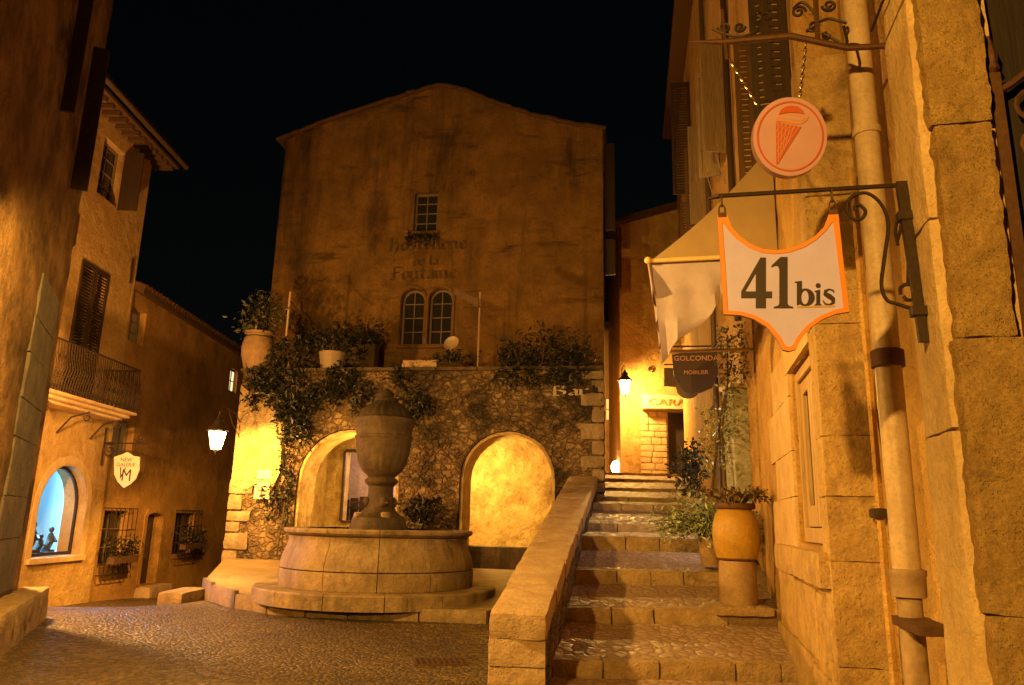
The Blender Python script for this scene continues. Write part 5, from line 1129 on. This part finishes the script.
for k in range(6):
    f = (k + .5) / 6
    p, q = I(205 + 160 * f, 240 + 42 * f), I(205, 240 + 275 * min(1, f * .95)); mb.plate([ribbon([p, q], [.0045, .0045])], DI, .0167, .0187 + .0002 * k)
    p, q = I(205 + 160 * f, 240 + 42 * f), I(212 + (365 - 212) * f * .45, 515 - (515 - 282) * f * .62); mb.plate([ribbon([p, q], [.0045, .0045])], DI, .0167, .0200 + .0002 * k)
mb.build('lattice', M['ice_mid'], co, smooth=False)
MB().plate([[I(225, 196), I(235, 170), I(262, 150), I(300, 142), I(345, 150), I(372, 172), I(386, 200), I(350, 192), I(300, 186), I(255, 190)]], DI, .0125, .019).build('scoop', M['ice_red'], ice, smooth=False)
MB().plate([[I(205, 226), I(220, 202), I(260, 194), I(320, 196), I(385, 208), I(412, 214), I(400, 240), I(368, 262), I(318, 262), I(262, 246), I(215, 238)]], DI, .0125, .0175).build('scoop', M['ice_mid'], ice, smooth=False)
MB().plate([[I(212, 218), I(232, 208), I(300, 214), I(385, 226), I(372, 246), I(310, 234), I(240, 222)]], DI, .0178, .0205).build('cream_swirl', M['ice_face'], ice, smooth=False)
c0 = IF.uv(729, 58); c1 = (IF.uv(757, 104)); d0 = IF.uv(806, 44); d1 = IF.uv(800, 96)
for (p, q) in ((c0, c1), (d0, d1)):
    mb = MB(); L = math.hypot(q[0] - p[0], q[1] - p[1]); n = max(6, int(L / .030)); dx, dz = (q[0] - p[0]) / L, (q[1] - p[1]) / L
    for i in range(n):
        a = p[0] + (q[0] - p[0]) * (i + .5) / n; z = p[1] + (q[1] - p[1]) * (i + .5) / n; hl = L / n * .66; pts = []
        for j in range(10):
            th = 2 * math.pi * j / 10; l, s = hl * math.cos(th), .0095 * math.sin(th)
            pts.append(IF.P(a + dx * l + (-dz * s if i % 2 else 0), z + dz * l + (dx * s if i % 2 else 0), 0 if i % 2 else s))
        mb.tube(pts, .0035, 5, True)
    mb.build('chain', M['chain'], ice)
ib = thing('scroll_sign_bracket', IF.P(0, IF.uv(845, 45)[1]), 'rusty iron bracket with curled scrolls above the ice cream sign', 'bracket')
mb = MB(); g0, g1, g2 = IF.uv(690, 42), IF.uv(790, 36), IF.uv(848, 48)
mb.tube([IF.P(*g0, 0), IF.P(*IF.uv(725, 42), 0), IF.P(*g1, 0), IF.P(*g2, 0), IF.P(.37, g2[1] - .02, 0)], [.006, .022, .022, .02, .02], 8); mb.tube([IF.P(*IF.uv(722, 10), 0), IF.P(*IF.uv(727, 60), 0)], .012, 6); mb.tube([IF.P(*IF.uv(815, -10), 0), IF.P(*IF.uv(818, 42), 0)], .018, 6); mb.build('bar', M['rust'], ib)
mb = MB()
def zi(x, y): return IF.uv(640 + x / 4.568, y / 4.568)
for (x, y, r_, d0_, tn) in ((385, 125, 30, 180, 1.4), (455, 125, 26, 0, -1.4), (535, 85, 30, 90, 1.4), (575, 80, 26, 180, -1.3), (725, 55, 34, 0, 1.4), (790, 120, 30, 200, 1.3), (865, 25, 34, 180, 1.5), (855, 165, 22, 90, 1.3)):
    c = zi(x, y); rr_ = zi(x + r_, y)[0] - c[0]; MB().tube(spiral(IF, c[0], c[1], 0, rr_, rr_ * .2, d0_, tn, 20), .010, 5).build('scroll', M['iron'], ib)
for pts in (((330, 130), (385, 155), (470, 165), (540, 130), (560, 60)), ((560, 60), (550, 30), (545, 60)), ((700, 40), (740, 10), (790, 50), (810, 110), (760, 145)), ((820, 100), (860, 85), (910, 95), (945, 105)), ((830, 150), (880, 175), (945, 205), (930, 120))):
    MB().tube([IF.P(*q, 0) for q in smooth_path([zi(*q) for q in pts])], .010, 5).build('scroll', M['iron'], ib)

# ------------------------------------------------------------------ awning
tipn = at_y(650, 262, 8.2); rel = tipn - RW.o; an = rel.dot(RW.u); cn = rel.dot(RW.w); bn = tipn.z
PF = Frame(RW.P(an, 0, 0), RW.w, -RW.u); q1 = PF.uv(650, 262); q2 = PF.uv(752, 165); sl = (q2[1] - q1[1]) / (q2[0] - q1[0]); bw = q1[1] - sl * q1[0]
AF = 11.6
aw = thing('shop_awning', RW.P(an, bn, 0), 'pale canvas awning with a ragged valance stretched over the steps', 'awning')
mb = MB(); n, m_ = 16, 12; vs = []
for i in range(n + 1):
    for j in range(m_ + 1):
        a = an + (AF - an) * i / n; t = j / m_; sag = -.09 * math.sin(math.pi * t) - .03 * math.sin(math.pi * i / n) * (1 - abs(2 * t - 1)) + .015 * math.sin(i * 1.9)
        vs.append(RW.P(a, bw + (bn - bw) * t + sag, cn * t + .01))
def sheet(vs, n, m_, th):
    k = len(vs); v2 = [q + Vector((0, 0, -th)) for q in vs]; fs = []
    for i in range(n):
        for j in range(m_):
            a = i * (m_ + 1) + j; fs.append((a, a + 1, a + m_ + 2, a + m_ + 1)); fs.append((k + a, k + a + m_ + 1, k + a + m_ + 2, k + a + 1))
    for i in range(n):
        for j in (0, m_): a = i * (m_ + 1) + j; fs.append((a, a + m_ + 1, k + a + m_ + 1, k + a))
    for j in range(m_):
        for i in (0, n): a = i * (m_ + 1) + j; fs.append((a, k + a, k + a + 1, a + 1))
    return vs + v2, fs
mb.add(*sheet(vs, n, m_, .006)); mb.build('canopy', M['canvas'], aw)
# tan gusset at the near side, above the arm
mb = MB(); n2 = 10; vs = []
for i in range(n2 + 1):
    t = i / n2
    for j in range(7):
        s = j / 6; zt = bw + (bn - bw) * t - .09 * math.sin(math.pi * t) - .012; zb = bn - .01
        vs.append(RW.P(an - .01 + .012 * math.sin(i * 2.1 + j) * math.sin(math.pi * s), zb + (zt - zb) * s, cn * t * .995 + .02))
v2 = [q - RW.u * .004 for q in vs]; k = len(vs); fs = []
for i in range(n2):
    for j in range(6): a = i * 7 + j; fs += [(a, a + 7, a + 8, a + 1), (k + a, k + a + 1, k + a + 8, k + a + 7)]
mb.add(vs + v2, fs); mb.build('side_panel', M['canvas_tan'], aw)
mb = MB(); n3, m3 = 40, 8; vs = []
for i in range(n3 + 1):
    a = an + (AF - an) * i / n3; dep = .30 + .06 * abs(math.sin(i * .42)) + .12 * (i / n3)
    for j in range(m3 + 1):
        s = j / m3; vs.append(RW.P(a, bn - .03 - dep * s, cn + .02 + .02 * s * math.sin(i * .5 + .5) - .05 * s))
vs, fs = sheet(vs, n3, m3, .0)
k = len(vs) // 2; vs = vs[:k] + [q - RW.w * .005 for q in vs[:k]]
mb.add(vs, fs); mb.build('valance', M['canvas'], aw)
# torn side flap hanging below the near arm
mb = MB(); vs = []; n4, m4 = 12, 9
for i in range(n4 + 1):
    t = i / n4; dep = 1.08 * (1 - t) ** .95 + .02
    for j in range(m4 + 1):
        s = j / m4; vs.append(RW.P(an + .02 + (.5 * s * (1 - t)) + .05 * s * math.sin(i * 1.7), bn - .03 - dep * s * .95, cn * (1 - .80 * t) - .02 - .05 * s * math.cos(i * 1.1) - .03 * s))
vs2, fs = sheet(vs, n4, m4, .0); k = len(vs); mb.add(vs + [q + Vector((.004, .002, 0)) for q in vs], fs); mb.build('side_flap', M['canvas'], aw)
MB().tube([RW.P(an - .04, bn, .0), RW.P(an - .04, bn, cn + .03)], .026, 8).build('arm', M['arm'], aw)
e2 = at_y(665, 348, 11.15); er = e2 - RW.o
MB().tube([RW.P(AF - .05, bn - .28, .0), RW.P(AF - .05, bn - .28, cn - .05)], .024, 8).build('arm', M['arm'], aw)
MB().tube([RW.P(an - .05, bn, cn + .01), RW.P(AF + .02, bn, cn + .01)], .022, 8).build('front_bar', M['arm'], aw)
MB().sphere(RW.P(an - .06, bn, cn + .02), .042, 12, 8).build('end_cap', M['arm'], aw)

# ------------------------------------------------------------------ taller shop house further up on the right
sh2 = thing('shop_house', R2.P(6, 1), 'tall narrow ochre shop house with open shutters beyond the awning', 'house')
SD = rect(2.0, 3.6, 1.3, 3.7); SD2 = rect(5.4, 7.0, 1.8, 4.3); SU = rect(2.2, 3.1, 8.6, 11); SU2 = rect(5.6, 6.5, 8.6, 11); SU3 = rect(3.4, 4.2, 5.6, 7.4)
MB().plate([[(.32, 0), (15.5, 0), (15.5, 16), (.32, 16)], SD[::-1], SD2[::-1], SU[::-1], SU2[::-1], SU3[::-1]], R2, -.4, 0, .3, lambda p: .02 * noise.noise(p * 1.4) + .01 * noise.noise(p * 5)).build('wall', M['ochre'], sh2, ang=70)
MB().fbox(R2, .4, 15.5, 0, 15.9, -6, -1.6).build('rear_wall', M['ochre'], sh2)
for q in ((2.0, 3.6, 1.3, 3.7), (5.4, 7.0, 1.8, 4.3)): window(R2, sh2, *q, -.2, 2, 2, 'wood', 'glass', name='shop_window')
for q in ((2.2, 3.1, 8.6, 11), (5.6, 6.5, 8.6, 11), (3.4, 4.2, 5.6, 7.4)): window(R2, sh2, *q, -.2, 2, 4, 'frame', 'glass')
open_shutter(R2, sh2, 2.15, 8.6, 11, .42, 'pale_wood', 100); open_shutter(R2, sh2, 3.15, 8.6, 11, .42, 'pale_wood', 75); open_shutter(R2, sh2, 5.55, 8.5, 11, .42, 'pale_wood', 100); open_shutter(R2, sh2, 6.55, 8.5, 11, .42, 'wood', 80); open_shutter(R2, sh2, 9.2, 10.9, 14.5, .55, 'shutter', 90); open_shutter(R2, sh2, 8.6, 7.6, 10.4, .4, 'wood', 90)
for a, z in ((2.1, 9.4), (3.2, 9.2), (5.5, 9.3)): MB().tube([R2.P(a, z, .4), R2.P(a + .4, z - 1.3, .02)], .012, 5).build('shutter_stay', M['pale_wood'], sh2)
MB().tube([R2.P(4.8, 15.8, .08), R2.P(4.8, 2.0, .08)], .06, 10).build('downpipe', M['zinc'], sh2)
MB().tube([R2.P(1.2, 15.8, .08), R2.P(1.2, 5.0, .08)], .06, 10).build('downpipe', M['shutter'], sh2)
mb = MB(); mb.fbox(R2, .4, 15.5, 16.0, 16.2, -.2, .5); mb.build('eaves', M['wood'], sh2)
# pale roughcast pillar beside the pot
p0 = at_y(736, 480, 12.3); p1 = at_y(751, 388, 12.3)
rp = Frame((p0.x, 12.3, 0), (1, .155, 0), (.155, -1, 0)); wd = p1.x - p0.x
pil = thing('roughcast_pillar', (p0.x, 12.3, 1.2), 'pale roughcast pillar wrapped in creeper beside the big jar', 'pillar')
MB().rough(rp, 0, wd, .9, p1.z, -.4, 0, .05, .02, .01, 9).build('shaft', M['pale_crepi'], pil, ang=60)
MB().rough(rp, -.04, wd + .04, p1.z + .003, p1.z + .08, -.44, .04, .05, .02, .006, 9).build('cap', M['plaque'], pil)
# climbing vine
vn = []; rg = random.Random(21)
for (x, y, rx_, ry_, n) in ((730, 385, 11, 50, 560), (743, 352, 7, 30, 260), (710, 440, 10, 34, 260), (722, 340, 6, 14, 110), (726, 445, 6, 28, 160)):
    for _ in range(n): p = at_y(x + rx_ * rg.gauss(0, .5), y + ry_ * rg.uniform(-1, 1), 11.95 + rg.uniform(-.15, .9)); vn.append(p)
bush('climbing_vine', vn, 'leaf_vine', .075, 22, 'sparse creeper climbing the shop front above the bushy plant', 'creeper', stems=[[at_y(726, 490, 12.2), at_y(722, 430, 12.3), at_y(728, 380, 12.2), at_y(727, 335, 12.3)], [at_y(712, 490, 12.4), at_y(720, 420, 12.5), at_y(732, 360, 12.4)]])
# Golconda sign
def hung(name, a, pts, F0, label, m, c=.025):
    F = Frame(R2.P(a, 0, 0), -R2.w, -R2.u); P = [F.uv(*q) for q in pts]; t = thing(name, F.P(sum(q[0] for q in P) / len(P), min(q[1] for q in P)), label, 'sign')
    MB().plate([P], F, -c, c).build('board', M[m], t, smooth=False); return t, F
t, F = hung('shop_sign', 3.4, [(672, 355), (690, 351), (716, 351), (718, 372), (712, 388), (700, 393), (684, 391), (674, 378)], None, 'dark brown hanging shop sign with gilt letters reading GOLCONDA', 'brown_sign')
mb = MB()
for (txt, y, w_) in (('GOLCONDA', 361, 38), ('MOBILIER', 374.5, 30)):
    a0 = F.uv(696 - w_ / 2, y); a1 = F.uv(696 + w_ / 2, y); font_mesh(mb, txt, F, (a0[0] + a1[0]) / 2, a0[1], 0.145 if w_ > 32 else 0.11, .03, .006, True, 0, 1.02)
mb.build('lettering', M['sign_text'], t, smooth=False)
a0 = F.uv(715, 352); mb = MB(); mb.tube([F.P(F.uv(672, 346)[0], a0[1] + .12, 0), F.P(.0, a0[1] + .12, 0)], .018, 6)
for x in (682, 708): q = F.uv(x, 352); mb.tube([F.P(q[0], q[1], 0), F.P(q[0], a0[1] + .12, 0)], .008, 5)
mb.build('hanger', M['iron'], t)
t, F = hung('board_sign', 5.2, [(664, 368), (690, 368), (690, 388), (664, 386)], None, 'small dark rectangular signboard below and left of the GOLCONDA sign', 'wood')
MB().tube([F.P(F.uv(664, 366)[0], F.uv(690, 367)[1] + .06, 0), F.P(0, F.uv(690, 367)[1] + .06, 0)], .016, 6).build('hanger', M['iron'], t)
F = Frame(R2.P(4.2, 0, 0), -R2.w, -R2.u); q = F.uv(688, 388); t = thing('round_sign', F.P(q[0], q[1] - .25), 'round black sign hanging under the GOLCONDA sign', 'sign')
MB().plate([arc(q[0], q[1], .24, .22, 0, 350, 24)], F, -.03, .03).build('board', M['zinc'], t, smooth=False)
MB().tube([F.P(q[0], q[1] + .3, 0), F.P(0, q[1] + .3, 0)], .014, 6).tube([F.P(q[0], q[1] + .21, 0), F.P(q[0], q[1] + .3, 0)], .008, 5).build('hanger', M['iron'], t)

# ------------------------------------------------------------------ potted plants on the steps
jp = at_y(738, 602, 9.95)
def stz(y):
    for i in range(len(ST) - 1):
        if ST[i][0] <= y < ST[i + 1][0]: return ST[i][2] + (ST[i + 1][1] - ST[i][2]) * (y - ST[i][0]) / (ST[i + 1][0] - ST[i][0])
JB = stz(10.0)
jar = thing('terracotta_jar', (jp.x, 10.0, JB), 'big glazed ochre jar on a round stone pedestal beside the steps', 'plant pot')
px_ = lambda y: at_y(738, y, 10.0).z
zc = px_(560); zt_ = px_(505)
jx = Vector((at_y(737, 560, 10.0).x, 10.0, 0))
MB().lathe([(.21, JB - .02), (.235, JB + .05), (.23, zc - .06), (.215, zc - .01)], jx, 28).build('pedestal', M['clay'], jar)
MB().rough(Frame(jx, (1, 0, 0), (0, -1, 0)), -.36, .36, JB - .1, JB + .025, -.32, .30, .07, .04, .012, 6).build('base_slab', M['edging'], jar)
hh = zt_ - zc
MB().lathe([(.205, zc), (.25, zc + .04 * hh), (.285, zc + .25 * hh), (.295, zc + .45 * hh), (.285, zc + .65 * hh), (.245, zc + .84 * hh), (.20, zc + .92 * hh)], jx, 36).build('jar', M['terracotta'], jar)
MB().lathe([(.205, zc + .915 * hh), (.25, zc + .93 * hh), (.26, zc + .97 * hh), (.25, zc + 1.03 * hh), (.20, zc + 1.03 * hh), (.19, zc + .95 * hh), (.02, zc + .95 * hh)], jx, 32).build('rim', M['rust'], jar)
mb = MB(); pts = []; rg = random.Random(31)
for i in range(46):
    th = rg.uniform(0, 6.28); L = rg.uniform(.15, .38); st = [jx + Vector((.1 * math.cos(th), .1 * math.sin(th), zc + hh)), jx + Vector(((.1 + L * .5) * math.cos(th), (.1 + L * .5) * math.sin(th), zc + hh + .13)), jx + Vector(((.1 + L) * math.cos(th), (.1 + L) * math.sin(th), zc + hh + .12 + rg.uniform(-.08, .1)))]
    mb.tube(st, [.008, .006, .003], 4)
    for _ in range(9): s = rg.random(); pts.append(st[1].lerp(st[2], s) + Vector((rg.gauss(0, .02), rg.gauss(0, .02), rg.gauss(0, .02))))
mb.build('stem', M['stem'], jar); MB().leaves(pts, .07, 31, .2).build('foliage', M['dead'], jar, flat=True, recalc=False)
# sage bush in a pot behind the jar
yb2 = 11.6; sb = at_y(711, 547, yb2); SBZ = stz(yb2)
sg = thing('potted_shrub', (sb.x, yb2, SBZ), 'bushy silvery green plant in a pale pot just behind the big jar', 'potted plant')
MB().lathe(pot_profile(.19, .42, 'tub'), (sb.x, yb2, SBZ), 24).build('pot', M['clay'], sg)
pts = []; mb = MB(); rg = random.Random(41); o = Vector((sb.x, yb2, SBZ + .4))
for i in range(260):
    th = rg.uniform(0, 6.28); L = rg.uniform(.4, 1.0); u_ = rg.uniform(.05, 1); d = Vector((math.cos(th) * math.sqrt(1 - u_ * u_), math.sin(th) * math.sqrt(1 - u_ * u_) * .8, u_ * .95)); e = o + d * L
    m1 = o + d * L * .5 + Vector((0, 0, .1)); e.z -= .12 * L; e.x -= .06
    mb.tube([o, m1, e], [.007, .005, .002], 4)
    for _ in range(17): s = rg.random(); pts.append((m1.lerp(e, s) if rg.random() < .75 else o.lerp(m1, s)) + Vector((rg.gauss(0, .03),) * 1 + (rg.gauss(0, .03), rg.gauss(0, .03))))
mb.build('stem', M['stem'], sg); MB().leaves(pts, .075, 41, .1, .28).build('foliage', M['leaf_sage'], sg, flat=True, recalc=False)
# darker plant further up
yb3 = 15.2; q = at_y(688, 505, yb3)
potted('dark_potted_plant', Frame((0, yb3, 0), (1, 0, 0), (0, -1, 0)), q.x + .1, stz(yb3), 0, .2, .4, 'tub', 'clay', 'dark bushy plant in a pot further up the steps by the wall', 'leaf_dark', (.4, .4, .7), 700, .12, 44)

# ------------------------------------------------------------------ top of the alley
end = thing('alley_house', (5.6, 27.6, 3.2), 'ochre house closing the top of the alley with a lit doorway', 'house')
g0 = AL.uv(640, 470)[0]; dd0, dd1 = AL.uv(669, 470)[0], AL.uv(688, 470)[0]; dt = AL.uv(668, 412)[1]
rl = AL.uv(622, 222); rr_ = AL.uv(692, 204)
MB().plate([[(4.02, 2.6), (9, 2.6), (9, 14.3), (rr_[0], rr_[1]), (4.02, 13.1)], rect(dd0, dd1, 3.25, dt)[::-1]], AL, -.4, 0, .35, lambda p: .015 * noise.noise(p * 2)).build('wall', M['ochre'], end, ang=70)
rg = random.Random(9); z = 3.25; ztop = AL.uv(650, 411)[1]; k = 0; mb = MB()
while z < ztop - .05:
    h = min(rg.uniform(.20, .30), ztop - z); x = g0 + .02
    while x < dd0 - .12:
        x2 = min(x + rg.uniform(.3, .55), dd0 - .05)
        if dd0 - .05 - x2 < .15: x2 = dd0 - .05
        mb.rough(AL, x, x2 - .015, z, z + h - .015, .01, .07 + rg.uniform(-.01, .01), .08, .025, .008, 6, k); x = x2; k += 1
    z += h
mb.build('stone_facing', M['smooth_stone'], end)
MB().fbox(AL, 4.05, 9, 2.6, 13, -6, -.45).build('rear_wall', M['ochre'], end)
dr = MB().fbox(AL, dd0 + .02, dd1 - .02, 3.25, dt - .02, -.3, -.22).build('door', M['shutter'], end, smooth=False)
MB().sphere(AL.P(dd0 + .12, 4.3, -.18), .04, 8, 6).build('handle', M['rust'], dr)
mb = MB(); mb.hexa([AL.P(3.6, 12.7, .4), AL.P(9, 14.4, .4), AL.P(9, 14.4, -6), AL.P(3.6, 12.7, -6), AL.P(3.6, 12.9, .4), AL.P(9, 14.6, .4), AL.P(9, 14.6, -6), AL.P(3.6, 12.9, -6)]); mb.build('roof', M['tile'], end, smooth=False)
sb0, sb1 = AL.uv(626, 228), AL.uv(612, 288)
MB().hexa([AL.P(4.03, sb1[1], .06), AL.P(4.10, sb1[1], .06), AL.P(4.10, sb1[1], .12), AL.P(4.03, sb1[1], .12), AL.P(4.03, sb0[1], .06), AL.P(4.10, sb0[1], .06), AL.P(4.10, sb0[1], .12), AL.P(4.03, sb0[1], .12)]).build('downpipe', M['zinc'], end)
ws = AL.uv(650, 355); MB().tube(spiral(AL, AL.uv(650, 370)[0], AL.uv(650, 370)[1], .08, .12, .04, -60, .9, 12), .025, 6).build('wall_hook', M['iron'], end)
# lit fascia over the door
f0 = AL.uv(641, 410); f1 = AL.uv(690, 396)
fc = thing('shop_canopy', AL.P(f0[0], f0[1], 0), 'lit cream canopy with faint letters over the alley doorway', 'canopy')
mb = MB(); mb.hexa([AL.P(f0[0], f0[1], .07), AL.P(f1[0] + .2, f0[1], .07), AL.P(f1[0] + .2, f0[1], .5), AL.P(f0[0], f0[1], .5), AL.P(f0[0], f1[1] + .1, .07), AL.P(f1[0] + .2, f1[1] + .1, .07), AL.P(f1[0] + .2, f1[1] - .08, .46), AL.P(f0[0], f1[1] - .08, .46)]); mb.build('fascia', M['cream_fascia'], fc, smooth=False)
mb = MB(); font_mesh(mb, 'CARAT', AL, AL.uv(668, 405)[0], f0[1] + .12, .34, .50, .02, True, 0, 1.5); mb.build('lettering', M['sign_text'], fc, smooth=False)
lantern('alley_lantern', Vector((4.02, 26.4, at_y(620, 385, 26.4).z)), 'bright street lantern on the alley house at the top of the steps', 'lamp_glass_far', 1.2, (4.05, 27.5, at_y(620, 385, 26.4).z + .4))
# low house on the left of the alley, lit windows
lo = thing('alley_shop', (3.7, 29.5, 3), 'dark narrow building left of the alley with small lit windows', 'building')
AF2 = Frame((0, 31, 0), (1, 0, 0), (0, -1, 0)); wq = [(606, 612, 398, 420), (614, 619, 412, 424), (621, 627, 412, 424)]
hs = []
for (x0, x1, y0, y1) in wq: p, q = AF2.uv(x0, y1), AF2.uv(x1, y0); hs.append(rect(p[0], q[0], p[1], q[1]))
MB().plate([rect(2.0, 5.3, 2.5, 9.5)] + [h[::-1] for h in hs], AF2, -.4, 0).build('wall', M['lane'], lo)
for h in hs: window(AF2, lo, h[0][0], h[1][0], h[0][1], h[2][1], -.1, 1, 2, 'shutter', 'lit_orange', fr=.03, bar=.03)
MB().fbox(AF2, 2.0, 5.3, 9.51, 9.8, -1, .3).build('roof', M['tile'], lo)
p, q = AF2.uv(612, 440, .6), AF2.uv(627, 429, .6)
ls = tag(MB().fbox(AF2, p[0], q[0], p[1], q[1], .5, .6).build('box_sign', M['lit_window'], smooth=False), 'small lit box sign below the alley lantern', 'sign')
MB().fbox(AF2, p[0] + .1, p[0] + .16, p[1] + .05, p[1] + .11, 0, .49).build('arm', M['iron'], ls)
gq = at_y(617, 466, 28.5)
gl = thing('ground_lamp', (gq.x, 28.5, 3.28), 'low glowing lamp on the ground at the top of the steps', 'lamp')
MB().lathe([(.12, 3.25), (.13, 3.3), (.05, 3.33), (.05, 3.4)], (gq.x, 28.5, 0), 16).build('base', M['iron'], gl)
MB().sphere((gq.x, 28.5, 3.62), .22, 16, 12, (1, 1, 1.15)).build('globe', M['lamp_glass'], gl)
# alley floor
mb = MB(); mb.hexa([(2.6, 26.9, 2.4), (7, 26.9, 2.4), (7, 33, 2.4), (2.0, 33, 2.4), (2.6, 26.9, 3.275), (7, 26.9, 3.275), (7, 33, 3.275), (2.0, 33, 3.275)]); structure(mb.build('alley_floor', M['tread']))
